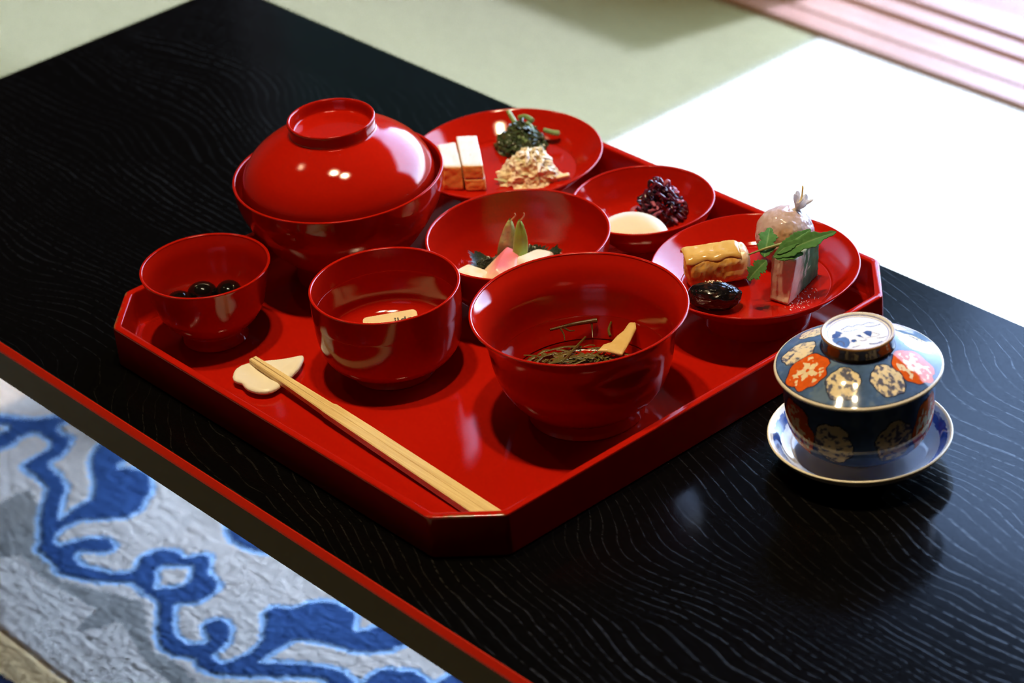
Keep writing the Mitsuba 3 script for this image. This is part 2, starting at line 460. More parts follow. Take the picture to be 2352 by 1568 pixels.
# ================================================================= CARPET
VINE = [[-678.0,-39.1],[-667.4,-32.1],[-649.1,-20.9],[-636.3,-12.0],[-629.5,0.9],[-622.0,4.0],[-622.8,12.6],[-614.4,14.1],[-616.7,4.0],[-616.7,-2.9],[-610.7,-11.5],[-599.5,-12.0],[-591.3,-8.2],[-582.5,-18.6],[-575.3,-28.0],[-573.9,-42.4],[-567.5,-47.7],[-550.9,-48.5],[-539.6,-51.6],[-526.2,-57.1],[-521.4,-63.5],[-508.4,-75.4],[-496.3,-85.6],[-492.7,-82.5],[-497.8,-63.8],[-497.5,-55.1],[-498.7,-47.7],[-506.9,-40.0],[-518.0,-32.5],[-537.0,-23.0],[-550.5,-12.8],[-559.8,-3.1],[-562.6,5.7],[-572.0,20.1],[-529.1,19.4],[-525.8,4.5],[-525.3,-6.1],[-518.9,-9.3],[-513.1,-2.0],[-505.9,2.1],[-491.8,3.6],[-474.1,-6.6],[-467.4,-13.5],[-465.5,-20.4],[-458.9,-25.0],[-455.0,-32.2],[-454.8,-43.4],[-463.9,-53.7],[-473.7,-63.5],[-481.6,-74.6],[-483.2,-84.4],[-481.4,-93.2],[-477.0,-101.5],[-471.4,-105.7],[-461.0,-105.6],[-461.2,-104.8],[-459.7,-96.0],[-455.7,-86.9],[-449.3,-79.3],[-440.6,-73.4],[-432.1,-73.3],[-426.3,-77.3],[-427.8,-84.1],[-437.7,-91.1],[-445.1,-95.9],[-443.6,-103.8],[-435.9,-107.9],[-426.4,-108.4],[-410.8,-103.4],[-397.5,-96.9],[-388.8,-87.3],[-388.1,-85.7],[-389.0,-79.8],[-396.2,-72.7],[-398.4,-67.0],[-397.3,-57.2],[-391.9,-49.4],[-384.1,-45.4],[-377.2,-46.0],[-371.0,-46.3],[-366.2,-39.1],[-362.7,-32.1],[-356.8,-31.6],[-347.1,-40.3],[-340.1,-45.4],[-332.8,-46.5],[-326.8,-46.7],[-320.4,-50.3],[-317.8,-57.4],[-317.2,-66.2],[-317.7,-74.1],[-326.0,-81.6],[-327.1,-88.1],[-320.8,-93.6],[-310.1,-102.2],[-299.4,-108.8],[-289.7,-110.7],[-281.5,-110.5],[-272.6,-106.8],[-269.2,-101.1],[-269.9,-94.5],[-272.1,-92.9],[-281.8,-91.0],[-287.3,-86.9],[-289.2,-80.4],[-285.2,-75.1],[-279.8,-72.9],[-271.8,-74.7],[-265.8,-80.1],[-258.4,-87.6],[-255.5,-93.9],[-254.6,-104.6],[-246.9,-107.2],[-239.4,-105.7],[-234.4,-99.3],[-233.6,-84.6],[-234.9,-73.4],[-240.0,-65.5],[-250.1,-56.8],[-263.7,-45.5],[-264.3,-44.7],[-266.6,-36.6],[-258.7,-31.8],[-251.2,-25.8],[-249.8,-20.6],[-250.4,-15.6],[-245.8,-8.3],[-237.8,-1.8],[-225.6,1.3],[-211.4,0.0],[-205.0,-5.1],[-198.5,-13.1],[-194.1,-12.9],[-189.5,-4.9],[-187.6,4.5],[-188.0,21.3],[-157.9,19.2],[-154.7,3.8],[-157.8,-8.1],[-166.1,-19.4],[-179.4,-29.2],[-185.7,-30.5],[-193.6,-33.1],[-207.8,-39.9],[-217.5,-45.7],[-222.9,-52.1],[-222.4,-68.4],[-221.3,-82.5],[-220.0,-88.8],[-209.8,-78.1],[-201.1,-71.6],[-189.8,-62.8],[-176.8,-55.3],[-165.5,-51.0],[-155.2,-50.4],[-143.4,-52.8],[-141.8,-48.8],[-143.4,-39.6],[-143.8,-31.2],[-140.4,-25.1],[-132.4,-20.0],[-124.4,-14.2],[-114.7,-13.3],[-104.0,-14.3],[-100.4,-11.0],[-101.6,4.4],[-99.5,15.2],[-72.9,10.3],[-61.8,-8.3],[-102.0,-45.2],[-127.2,-68.4],[-150.0,-67.7],[-159.7,-65.3],[-167.4,-64.5],[-172.2,-66.0],[-190.1,-80.1],[-193.5,-84.5],[-206.6,-94.8],[-218.7,-105.9],[-225.8,-110.6],[-233.0,-115.4],[-242.2,-118.7],[-251.8,-118.7],[-258.9,-114.7],[-264.2,-116.9],[-274.5,-123.6],[-287.8,-125.1],[-296.9,-122.7],[-312.1,-113.0],[-322.8,-104.5],[-333.6,-95.8],[-342.4,-92.7],[-352.1,-92.1],[-358.9,-94.5],[-371.1,-92.3],[-378.8,-93.1],[-382.3,-95.7],[-396.9,-108.9],[-416.2,-119.1],[-434.2,-124.5],[-446.0,-120.6],[-472.6,-118.7],[-474.1,-117.4],[-480.3,-110.6],[-489.9,-104.9],[-504.8,-95.3],[-517.3,-85.4],[-526.6,-76.7],[-534.9,-69.0],[-541.9,-64.5],[-554.0,-62.1],[-568.3,-61.7],[-584.9,-60.5],[-587.8,-45.7],[-588.5,-32.9],[-591.8,-26.7],[-601.7,-21.9],[-610.7,-22.9],[-620.4,-22.3],[-624.9,-25.1],[-626.3,-38.9],[-621.8,-50.8],[-624.0,-59.6],[-623.9,-73.0]]
HOLE = [[-377.9,-69.8],[-378.1,-62.3],[-371.0,-56.9],[-358.0,-46.1],[-346.8,-55.2],[-343.4,-59.8],[-341.6,-69.5],[-348.8,-77.8],[-355.8,-87.9],[-366.6,-78.8]]
HOLE2 = [[-662.6,-41.9],[-652.0,-35.0],[-645.6,-32.8],[-642.1,-41.3],[-643.5,-54.0]]
PIECE = [[-382.2,4.7],[-371.7,-1.9],[-362.4,-3.4],[-349.3,-3.4],[-336.7,0.0],[-327.8,4.1],[-325.1,16.2],[-381.1,25.8],[-392.0,12.0]]
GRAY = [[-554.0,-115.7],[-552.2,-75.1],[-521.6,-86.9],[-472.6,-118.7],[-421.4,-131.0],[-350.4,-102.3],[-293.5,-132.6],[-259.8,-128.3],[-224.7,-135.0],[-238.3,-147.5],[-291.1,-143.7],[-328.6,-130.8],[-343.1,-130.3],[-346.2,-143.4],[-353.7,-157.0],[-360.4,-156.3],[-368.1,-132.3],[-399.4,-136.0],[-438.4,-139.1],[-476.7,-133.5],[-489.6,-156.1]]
SPOT = [[-360.2,-230.4],[-352.4,-227.5],[-337.8,-228.2],[-331.0,-237.3],[-340.9,-246.4]]


def curve(L):
    P = np.array(L) / 1000.0
    P = np.vstack([P, P[:1]])
    # rounded slightly, as tufted lines are
    return Polygon(P).buffer(0)


vine = curve(VINE)
vine = vine.buffer(0.0015).buffer(-0.003).buffer(0.0015)
for h in (HOLE, HOLE2): vine = vine.difference(curve(h))
vine = vine.union(curve(PIECE))
# outside the photograph the scroll goes on
for (cx, cy, r) in [(-0.80, -0.06, 0.05), (-0.92, -0.02, 0.06), (0.12, -0.10, 0.06), (0.25, -0.12, 0.05)]:
    vine = vine.union(Point(cx, cy).buffer(r).difference(Point(cx + 0.01, cy - 0.01).buffer(r * 0.55)))
band = vine.buffer(0.0050)
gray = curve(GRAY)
spot = curve(SPOT)


def carpet_grid(x0, x1, y0, y1, step):
    gx, gy = np.meshgrid(np.arange(x0, x1 + 1e-9, step), np.arange(y0, y1 + 1e-9, step), indexing='ij')
    P = np.c_[gx.ravel(), gy.ravel()]
    wob = np.c_[meshkit.noise(np.c_[P * 260, np.zeros(len(P))], 1), meshkit.noise(np.c_[P * 260, np.zeros(len(P))], 2)] - 0.5
    Q = P + wob * 0.0022
    pt = shapely.points(Q)
    shapely.prepare(vine); shapely.prepare(band); shapely.prepare(gray); shapely.prepare(spot)
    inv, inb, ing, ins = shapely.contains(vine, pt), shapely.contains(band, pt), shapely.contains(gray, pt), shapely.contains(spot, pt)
    P3 = np.c_[P, np.zeros(len(P))]
    n1 = meshkit.fbm(P3 * np.array([70, 330, 1]), 3, 3)
    n2 = meshkit.fbm(P3 * 28, 3, 4)
    n3 = meshkit.noise(P3 * 700, 5)
    base = lerp((0.84, 0.69, 0.54), (0.93, 0.79, 0.63), np.clip(n2[:, None] * 1.5 - 0.25, 0, 1))
    base = base * (0.86 + 0.26 * n1[:, None])
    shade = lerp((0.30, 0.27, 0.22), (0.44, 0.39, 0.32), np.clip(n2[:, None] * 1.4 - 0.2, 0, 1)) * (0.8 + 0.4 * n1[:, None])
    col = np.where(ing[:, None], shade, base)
    light = lerp((0.40, 0.62, 0.86), (0.54, 0.74, 0.92), np.clip(n1, 0, 1)[:, None])
    blue = lerp((0.022, 0.055, 0.17), (0.06, 0.14, 0.33), np.clip(n1 * 0.8 + n3 * 0.35 - 0.1, 0, 1)[:, None])
    col = np.where(inb[:, None], light, col)
    col = np.where(inv[:, None], blue, col)
    edge_y = -0.199 + 0.0012 * (meshkit.noise(P3 * 200, 8) - 0.5)
    bord = P[:, 1] < edge_y
    ochre = lerp((0.70, 0.42, 0.17), (0.88, 0.60, 0.28), np.clip(n1, 0, 1)[:, None])
    ochre = np.where(ins[:, None], np.array([0.02, 0.025, 0.06]), ochre)
    col = np.where(bord[:, None], ochre, col)
    z = 0.0100 + 0.0010 * n1 + 0.0012 * n3 + 0.0003 * n2
    z = z - 0.0004 * (inb & ~inv) + 0.0004 * inv - 0.002 * np.exp(-((P[:, 1] - edge_y) / 0.002) ** 2)
    nx, ny = gx.shape
    zz = z.reshape(nx, ny)
    zz[0], zz[-1], zz[:, 0], zz[:, -1] = 0.001, 0.001, 0.001, 0.001
    return sheet(np.dstack([gx, gy, zz])), col


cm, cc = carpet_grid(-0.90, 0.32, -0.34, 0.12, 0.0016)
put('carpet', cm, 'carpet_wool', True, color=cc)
tag('carpet', 'grey wool carpet with blue scrolling vine pattern under the table', 'carpet')

# ================================================================= TABLE
tx0, tx1, ty0, ty1 = -0.5962, 0.80, -0.2259, 0.2221


def rect_ring(e, z):
    return np.array([(tx0 - e, ty0 - e, z), (tx1 + e, ty0 - e, z), (tx1 + e, ty1 + e, z), (tx0 - e, ty1 + e, z)])


def loft(rings, cap0=True, cap1=True):
    n = len(rings[0])
    V = np.vstack(rings); F = []
    for i in range(len(rings) - 1):
        for k in range(n):
            a, b = i * n + k, i * n + (k + 1) % n
            F += [(a, b, b + n), (a, b + n, a + n)]
    if cap0:
        V = np.vstack([V, rings[0].mean(0)]); c = len(V) - 1
        F += [(c, (k + 1) % n, k) for k in range(n)]
    if cap1:
        V = np.vstack([V, rings[-1].mean(0)]); c = len(V) - 1
        o = (len(rings) - 1) * n
        F += [(c, o + k, o + (k + 1) % n) for k in range(n)]
    return trimesh.Trimesh(V, np.array(F), process=False)


put('low_table__top', loft([rect_ring(0.0, TZ - 0.0005), rect_ring(0.0, TZ)]), 'black_oak', False)
labels['low_table__top'] = {'label': 'black oak top with open grain'}
put('low_table__edge_band', loft([rect_ring(0.0034, TZ - 0.0056), rect_ring(0.0030, TZ - 0.0044), rect_ring(0.0006, TZ - 0.0009), rect_ring(0.0, TZ - 0.0006)]), 'red_edge', False)
labels['low_table__edge_band'] = {'label': 'red lacquered edge line'}
put('low_table__apron', loft([rect_ring(0.0028, TZ - 0.0304), rect_ring(0.0034, TZ - 0.0296), rect_ring(0.0034, TZ - 0.0057)]), 'dark_edge', False)
for sx in (tx0 + 0.004, tx1 - 0.05):
    for sy in (0.075, ty1 - 0.06):
        put('low_table__leg', box(sx, sx + 0.04, sy - 0.02, sy + 0.02, 0.012 if sy < 0 else 0.0, TZ - 0.0304, 0.004), 'dark_edge', False)
tag('low_table', 'long black oak low table with a red edge line under the tray', 'table')

# ================================================================= TRAY
HW, CH, TH = 0.19, 0.0318, 0.029
ROT = 48.4


def oct_ring(inset, z, rho=0.0025, k=5):
    h = HW - inset
    c = CH - inset * (2 - math.sqrt(2)) if False else CH - inset * 0.5858
    raw = [(h, -h + c), (h, h - c), (h - c, h), (-h + c, h), (-h, h - c), (-h, -h + c), (-h + c, -h), (h - c, -h)]
    out = []
    for i in range(8):
        p, a, b = np.array(raw[i]), np.array(raw[i - 1]), np.array(raw[(i + 1) % 8])
        d1 = (a - p) / np.linalg.norm(a - p); d2 = (b - p) / np.linalg.norm(b - p)
        p1, p2 = p + d1 * rho, p + d2 * rho
        for t in np.linspace(0, 1, k):
            out.append((1 - t) ** 2 * p1 + 2 * t * (1 - t) * p + t * t * p2)
    return np.c_[np.array(out), np.full(len(out), z)]


def loft(rings, cap0=True, cap1=True):
    n = len(rings[0])
    V = np.vstack(rings); F = []
    for i in range(len(rings) - 1):
        for k in range(n):
            a, b = i * n + k, i * n + (k + 1) % n
            F += [(a, b, b + n), (a, b + n, a + n)]
    if cap0:
        V = np.vstack([V, rings[0].mean(0)]); c = len(V) - 1
        F += [(c, (k + 1) % n, k) for k in range(n)]
    if cap1:
        V = np.vstack([V, rings[-1].mean(0)]); c = len(V) - 1
        o = (len(rings) - 1) * n
        F += [(c, o + k, o + (k + 1) % n) for k in range(n)]
    return trimesh.Trimesh(V, np.array(F), process=False)


RT = 0.0056
wall = [oct_ring(0.0015, TZ + 0.0), oct_ring(0.0002, TZ + 0.0012), oct_ring(0.0, TZ + 0.003), oct_ring(0.0, TZ + TH - 0.0016), oct_ring(0.0005, TZ + TH - 0.0005),
        oct_ring(0.0014, TZ + TH), oct_ring(RT - 0.0014, TZ + TH), oct_ring(RT - 0.0005, TZ + TH - 0.0005), oct_ring(RT, TZ + TH - 0.0016),
        oct_ring(RT + 0.0008, TZ + 0.0105), oct_ring(RT + 0.0014, TZ + 0.0075), oct_ring(RT + 0.0028, TZ + 0.0058), oct_ring(RT + 0.0048, TZ + 0.0051), oct_ring(RT + 0.0048, TZ + 0.0)]
n_ = len(wall[0])
mw = loft(wall, False, False)
F = np.array(mw.faces).tolist()
o = (len(wall) - 1) * n_
for k in range(n_):
    a, b = o + k, o + (k + 1) % n_
    F += [(a, b, (k + 1) % n_), (a, (k + 1) % n_, k)]
put('tray__rim', trimesh.Trimesh(mw.vertices, np.array(F), process=False), 'tray_lacquer', 30)
put('tray__floor', loft([oct_ring(RT + 0.0046, TZ + 0.001), oct_ring(RT + 0.0046, TZ + 0.005)]), 'tray_lacquer', False)
tag('tray', 'red lacquered square tray with cut corners holding the bowls on the black table', 'tray')
labels['tray__rim'] = {'label': 'upright red rim, worn through at the corners'}
ZF = TZ + 0.005


# ================================================================= LACQUER BOWLS
def bowl(key, loc, outer, foot, inner_bottom, th=0.0021, material='red_lacquer', n=192, extra_inner=None):
    """outer: (r, z) from the belly's bottom edge up to the rim; foot: (r_top, r_bottom, height). z = 0 is the tray floor."""
    o = np.array(outer, float)
    rt, rb, hf = foot
    rim_r, rim_z = o[-1]
    inner = [(max(r - th, 0.001), z) for r, z in o[::-1]]
    inner[0] = (rim_r - th * 0.95, rim_z - 0.0012)
    inner = [q for q in inner if q[1] > inner_bottom + 0.002 and q[0] > 0.006]
    if extra_inner: inner = extra_inner
    body = [[(0, hf * 0.72), (rb - 0.0045, hf * 0.72)], [(rb - 0.0045, hf * 0.72), (rb - 0.0035, 0.0004)], [(rb - 0.0035, 0.0004), (rb - 0.0024, 0.0), (rb - 0.0008, 0.0), (rb, 0.0006)],
            [(rb, 0.0006), ((rt + rb) / 2 - 0.0003, hf * 0.5), (rt, hf), (rt + 0.0012, hf + 0.0006)],
            [(rt + 0.0012, hf + 0.0006)] + [tuple(q) for q in o[:-1]] + [(rim_r, rim_z - 0.0009)],
            [(rim_r, rim_z - 0.0009), (rim_r - 0.0002, rim_z - 0.0002), (rim_r - th * 0.5, rim_z), (rim_r - th * 0.9, rim_z - 0.0004), tuple(inner[0])],
            inner + [(inner[-1][0] * 0.55, inner_bottom + (inner[-1][1] - inner_bottom) * 0.22), (0.0, inner_bottom)]]
    m = lathe(body, n)
    m = trimesh.Trimesh(m.vertices, m.faces, process=False)
    m = move(m, (loc[0], loc[1], ZF))
    return m


B = {
    'rice': ((-0.1325, -0.0167), [(0.0365, 0.0155), (0.047, 0.024), (0.0565, 0.0365), (0.0650, 0.051), (0.0690, 0.063), (0.0702, 0.0745)], (0.0350, 0.0362, 0.0125), 0.017),
    'bean': ((-0.1321, -0.1300), [(0.0220, 0.0105), (0.0285, 0.0150), (0.0340, 0.0230), (0.0372, 0.034), (0.0398, 0.045), (0.0424, 0.0535)], (0.0205, 0.0215, 0.008), 0.0115),
    'mid': ((-0.0116, -0.0776), [(0.0290, 0.0100), (0.0385, 0.0128), (0.0438, 0.0200), (0.0462, 0.032), (0.0468, 0.0445), (0.0472, 0.0458), (0.0476, 0.0615)], (0.0265, 0.0272, 0.0085), 0.0115),
    'soup': ((0.1165, -0.0297), [(0.0362, 0.0100), (0.0440, 0.0160), (0.0505, 0.0255), (0.0545, 0.0370), (0.0562, 0.0475), (0.0575, 0.0555), (0.0612, 0.0650), (0.0663, 0.0735)], (0.0345, 0.0358, 0.0085), 0.0125),
    'simm': ((-0.0077, 0.0297), [(0.0345, 0.0100), (0.0440, 0.0165), (0.0540, 0.0290), (0.0582, 0.041), (0.0600, 0.0530)], (0.0330, 0.0340, 0.0085), 0.0120),
    'pick': ((-0.0027, 0.1351), [(0.0280, 0.0095), (0.0360, 0.0145), (0.0440, 0.0245), (0.0485, 0.0350)], (0.0265, 0.0275, 0.008), 0.0115),
}
names = {'rice': 'covered_bowl', 'bean': 'bean_cup', 'mid': 'deep_cup', 'soup': 'soup_bowl', 'simm': 'simmered_dish_bowl', 'pick': 'pickle_bowl'}
lab = {'rice': 'largest red lacquered bowl, under the domed lid at the back of the tray',
       'bean': 'small red lacquered cup of black beans in the tray corner',
       'mid': 'straight-sided red lacquered cup with a card inside, behind the chopsticks',
       'soup': 'flared red lacquered soup bowl of clear broth near the tray edge',
       'simm': 'red lacquered bowl holding two green pea pods and a pink wedge',
       'pick': 'small red lacquered bowl holding white pickle slices and purple pickles'}
for k in B:
    loc, o, foot, ib = B[k]
    put(names[k], bowl(k, loc, o, foot, ib), 'red_lacquer', 40)
    tag(names[k], lab[k], 'bowl' if k not in ('bean', 'mid') else 'cup')

# lid of the covered bowl
zr = 0.0745
lidp = [[(0, 0.098), (0.030, 0.092), (0.052, 0.076), (0.0622, zr - 0.0085)],
        [(0.0622, zr - 0.0085), (0.0638, zr - 0.0088), (0.0646, zr - 0.0075), (0.0644, zr - 0.004)],
        [(0.0644, zr - 0.004), (0.0625, zr + 0.0035), (0.0570, zr + 0.0125), (0.0480, zr + 0.0205), (0.0380, zr + 0.0264), (0.0292, zr + 0.0300)],
        [(0.0292, zr + 0.0300), (0.0283, zr + 0.0312), (0.0284, zr + 0.0340), (0.0291, zr + 0.0385)],
        [(0.0291, zr + 0.0385), (0.0289, zr + 0.0396), (0.0280, zr + 0.0400), (0.0272, zr + 0.0395), (0.0268, zr + 0.0380)],
        [(0.0268, zr + 0.0380), (0.0262, zr + 0.0335), (0.0252, zr + 0.0318), (0.0225, zr + 0.0312)], [(0.0225, zr + 0.0312), (0, zr + 0.0312)]]
put('bowl_lid', move(lathe(lidp, 192), (-0.1325, -0.0167, ZF)), 'red_lacquer', 40)
tag('bowl_lid', 'domed red lacquered lid with a ring knob resting in the largest bowl', 'lid')


def plate(loc, R, H, well, hf):
    z = H
    p = [[(0, hf * 0.75), (0.030, hf * 0.75)], [(0.030, hf * 0.75), (0.0315, 0.0)], [(0.0315, 0.0), (0.0345, 0.0)], [(0.0345, 0.0), (0.0335, hf * 0.6), (0.0350, hf)],
         [(0.0350, hf), (0.046, hf + 0.0025), (0.0560, hf + 0.0085), (R - 0.0012, z - 0.0020), (R, z - 0.0008)],
         [(R, z - 0.0008), (R - 0.0003, z - 0.0001), (R - 0.0011, z), (R - 0.0020, z - 0.0006)],
         [(R - 0.0020, z - 0.0006), (R - 0.0080, z - 0.0060), (well + 0.004, z - 0.0118), (well + 0.0008, z - 0.0140)],
         [(well + 0.0008, z - 0.0140), (well, z - 0.0150), (well - 0.0012, z - 0.0152)],
         [(well - 0.0012, z - 0.0152), (well * 0.6, z - 0.0158), (0, z - 0.0160)]]
    return move(lathe(p, 192), (loc[0], loc[1], ZF))


put('side_dish_plate', plate((-0.1220, 0.1188), 0.0673, 0.037, 0.0478, 0.0175), 'red_lacquer', 40)
tag('side_dish_plate', 'red lacquered footed plate of tofu and dressed vegetables behind the covered bowl', 'plate')
put('appetizer_plate', plate((0.1170, 0.1190), 0.0667, 0.037, 0.0478, 0.0175), 'red_lacquer', 40)
tag('appetizer_plate', 'red lacquered footed plate with fried roll and leaf, by the cut corner', 'plate')
PZ = ZF + 0.0212       # food level on the two plates

# broth
sx, sy = B['soup'][0]
ob = np.array(B['soup'][1])
zs = np.linspace(0.0175, 0.0362, 12)
br = [[(0, 0.0095), (0.030, 0.0095)], [(0.030, 0.0095), (0.0385, 0.0128)], [(0.0385, 0.0128)] + [(float(np.interp(z, ob[:, 1], ob[:, 0])) - 0.0012, float(z)) for z in zs], [(float(np.interp(zs[-1], ob[:, 1], ob[:, 0])) - 0.0012, float(zs[-1])), (0.0516, 0.0357), (0.050, 0.0354)], [(0.050, 0.0354), (0.0, 0.0354)]]
put('broth_pool', move(lathe(br, 192), (sx, sy, ZF)), 'broth', 40)
tag('broth_pool', 'clear broth filling the flared soup bowl', 'soup')
BZ = ZF + 0.0354
# ================================================================= FOOD
YAW = math.radians(51.3)
U3 = np.array([math.cos(YAW), math.sin(YAW), 0.0])
A3 = np.array([-math.sin(YAW), math.cos(YAW), 0.0])
Z3 = np.array([0, 0, 1.0])


def W(x, y, z):
    return np.array([x, y, z + TZ])


def to_frame(m, origin, a=U3, b=A3, c=Z3):
    v = np.array(m.vertices)
    return trimesh.Trimesh(v[:, :1] * a + v[:, 1:2] * b + v[:, 2:] * c + origin, m.faces, process=False)


def nz(v, f, seed, o=4):
    return meshkit.fbm(np.asarray(v) * f, o, seed)


# --- tofu pieces
def tofu(key, C, seed, label):
    m, w = hexa([W(*c) for c in C], 14, 0.06, 0.0004, 260, seed)
    v = np.array(m.vertices)
    n = nz(v, 300, seed + 3)
    n2 = nz(v, 900, seed + 5)
    topc = lerp((0.68, 0.65, 0.56), (0.76, 0.74, 0.68), n[:, None]) * (1 - 0.35 * ss(0.62, 0.72, n2)[:, None] * np.array([0.5, 0.6, 0.9]))
    crust = lerp((0.80, 0.50, 0.13), (0.60, 0.30, 0.06), ss(0.42, 0.72, n)[:, None]) * (0.8 + 0.4 * n2[:, None])
    side = lerp((0.80, 0.62, 0.36), (0.72, 0.50, 0.22), n[:, None])
    front = ss(0.10, 0.03, w[:, 1] + 0.05 * (n - 0.5))[:, None] * ss(0.99, 0.93, w[:, 2] + 0.08 * (n2 - 0.5))[:, None]
    topm = ss(0.90, 0.97, w[:, 2])[:, None]
    col = lerp(side, topc, topm)
    col = lerp(col, crust, front)
    put(key, m, 'food_matte', True, color=col)
    tag('tofu_piece' if key == 'tofu_piece' else key, label, 'tofu', 'fried tofu pieces on the plate')


tofu('tofu_piece', [(-0.1364, 0.0722, 0.0268), (-0.1240, 0.0805, 0.0268), (-0.1565, 0.1028, 0.0268), (-0.1635, 0.0915, 0.0268),
                    (-0.1335, 0.0720, 0.046), (-0.1240, 0.0803, 0.046), (-0.1559, 0.1020, 0.046), (-0.1625, 0.0905, 0.046)], 11,
     'fried tofu block with white top, nearest the covered bowl')
tofu('tofu_piece_001', [(-0.1228, 0.0810, 0.0268), (-0.1122, 0.0910, 0.0268), (-0.1500, 0.1165, 0.0268), (-0.1600, 0.1065, 0.0268),
                        (-0.1226, 0.0806, 0.0362), (-0.1120, 0.0905, 0.0362), (-0.1500, 0.1168, 0.0362), (-0.1600, 0.1063, 0.0362)], 23,
     'lower golden fried tofu block, under a white-topped one')
tofu('tofu_piece_002', [(-0.1226, 0.0806, 0.0365), (-0.1122, 0.0902, 0.0365), (-0.1500, 0.1168, 0.0365), (-0.1600, 0.1063, 0.0365),
                        (-0.1230, 0.0800, 0.047), (-0.1122, 0.0896, 0.047), (-0.1500, 0.1168, 0.047), (-0.1603, 0.1063, 0.047)], 37,
     'upper white-topped fried tofu block, stacked on another beside the dressed vegetables')

# --- spinach mound: leaves and stems
rng = np.random.default_rng(5)
sc = np.array([-0.1415, 0.1490, 0.0])
leaves = []
for k in range(120):
    th = rng.uniform(0, 2 * np.pi); rr = math.sqrt(rng.uniform(0, 1))
    h = (1 - rr ** 1.6) * 0.0175
    c = W(*(sc[:2] + (U3[:2] * math.cos(th) * 0.0160 + A3[:2] * math.sin(th) * 0.0120) * rr), 0.0272 + h)
    s = rng.uniform(0.0032, 0.0058)
    g = np.linspace(-1, 1, 9)
    a, b = np.meshgrid(g, g, indexing='ij')
    sqa, sqb = a * np.sqrt(1 - b * b / 2), b * np.sqrt(1 - a * a / 2)
    L = np.dstack([sqa * s, sqb * s * 0.75, 0 * a])
    d = (nz(L + k * 0.07, 520, 60 + k, 3) - 0.5)
    L[..., 2] += d * 0.0085
    L[..., 2] -= (a ** 2) * 0.0022
    R = trimesh.transformations.random_rotation_matrix(rng.uniform(0, 1, 3))[:3, :3] if k % 3 == 0 else trimesh.transformations.euler_matrix(rng.uniform(-0.8, 0.8), rng.uniform(-0.8, 0.8), rng.uniform(0, 6.3))[:3, :3]
    P = (L.reshape(-1, 3) @ R.T).reshape(9, 9, 3) + c
    P[..., 2] = np.maximum(P[..., 2], TZ + 0.0266)
    leaves.append(thick(P, 0.0007))
lv = joined(leaves)
nn = nz(lv.vertices, 260, 71)
put('spinach_heap__leaves', lv, 'food_wet', 40)
scene['spinach_heap__leaves']['bsdf'] = {'type': 'ref', 'id': 'spinach_leaf'}
pr('spinach_leaf', proc(wood_fn((0.010, 0.022, 0.010), (0.07, 0.105, 0.04), 330, 330, 330)), 0.2, 0.6)
pr('spinach_stem', proc(wood_fn((0.10, 0.20, 0.055), (0.24, 0.36, 0.13), 200, 200, 200)), 0.25, 0.5)
labels['spinach_heap__leaves'] = {'label': 'dark crumpled leaves', 'kind': 'stuff'}
stems = [[(-0.1575, 0.1530, 0.0490), (-0.1505, 0.1515, 0.0445), (-0.1430, 0.1495, 0.0405)], [(-0.1530, 0.1590, 0.043), (-0.1470, 0.1600, 0.0450), (-0.1400, 0.1600, 0.0440)],
         [(-0.1330, 0.1640, 0.0375), (-0.1270, 0.1665, 0.0365), (-0.1230, 0.1690, 0.036)], [(-0.1420, 0.1560, 0.0435), (-0.1385, 0.1565, 0.041), (-0.1350, 0.1550, 0.037)],
         [(-0.1380, 0.1440, 0.0385), (-0.1345, 0.1465, 0.0375), (-0.1310, 0.1470, 0.035)]]
for P in stems:
    c = catmull([W(*q) for q in P], 6)
    put('spinach_heap__stem', tube(c, np.linspace(0.0016, 0.0021, len(c)), 10), 'spinach_stem', 50)
tag('spinach_heap', 'heap of dark green boiled spinach with pale stems on the back plate', 'spinach')

# --- dressed vegetables: creamy mound with shreds
cen = W(-0.1035, 0.1235, 0.0268)
m = trimesh.creation.icosphere(subdivisions=5, radius=1.0)
v = np.array(m.vertices)
d = nz(v * 1.0 + 4.2, 3.2, 91, 5) - 0.5
v = v * (1 + 0.75 * d[:, None] + 0.22 * (nz(v, 9.0, 92, 3) - 0.5)[:, None])
hh = np.maximum(v[:, 2], -0.02)
v = np.c_[v[:, 0] * 0.0205 * (1 - 0.20 * np.maximum(hh, 0)), v[:, 1] * 0.0150 * (1 - 0.2 * np.maximum(hh, 0)), hh * 0.0205]
m = to_frame(trimesh.Trimesh(v, m.faces, process=False), cen)
v = np.array(m.vertices)
n, n2 = nz(v, 260, 93), nz(v, 700, 94)
col = lerp((0.84, 0.76, 0.56), (0.70, 0.56, 0.30), ss(0.4, 0.65, n)[:, None])
col = lerp(col, (0.36, 0.27, 0.14), ss(0.58, 0.70, n2)[:, None] * 0.75)
col = lerp(col, (0.40, 0.44, 0.22), ss(0.62, 0.72, nz(v, 330, 96))[:, None] * 0.7)
put('dressed_vegetables__paste', m, 'food_moist', True, color=col)
labels['dressed_vegetables__paste'] = {'label': 'creamy tofu paste'}
rng = np.random.default_rng(17)
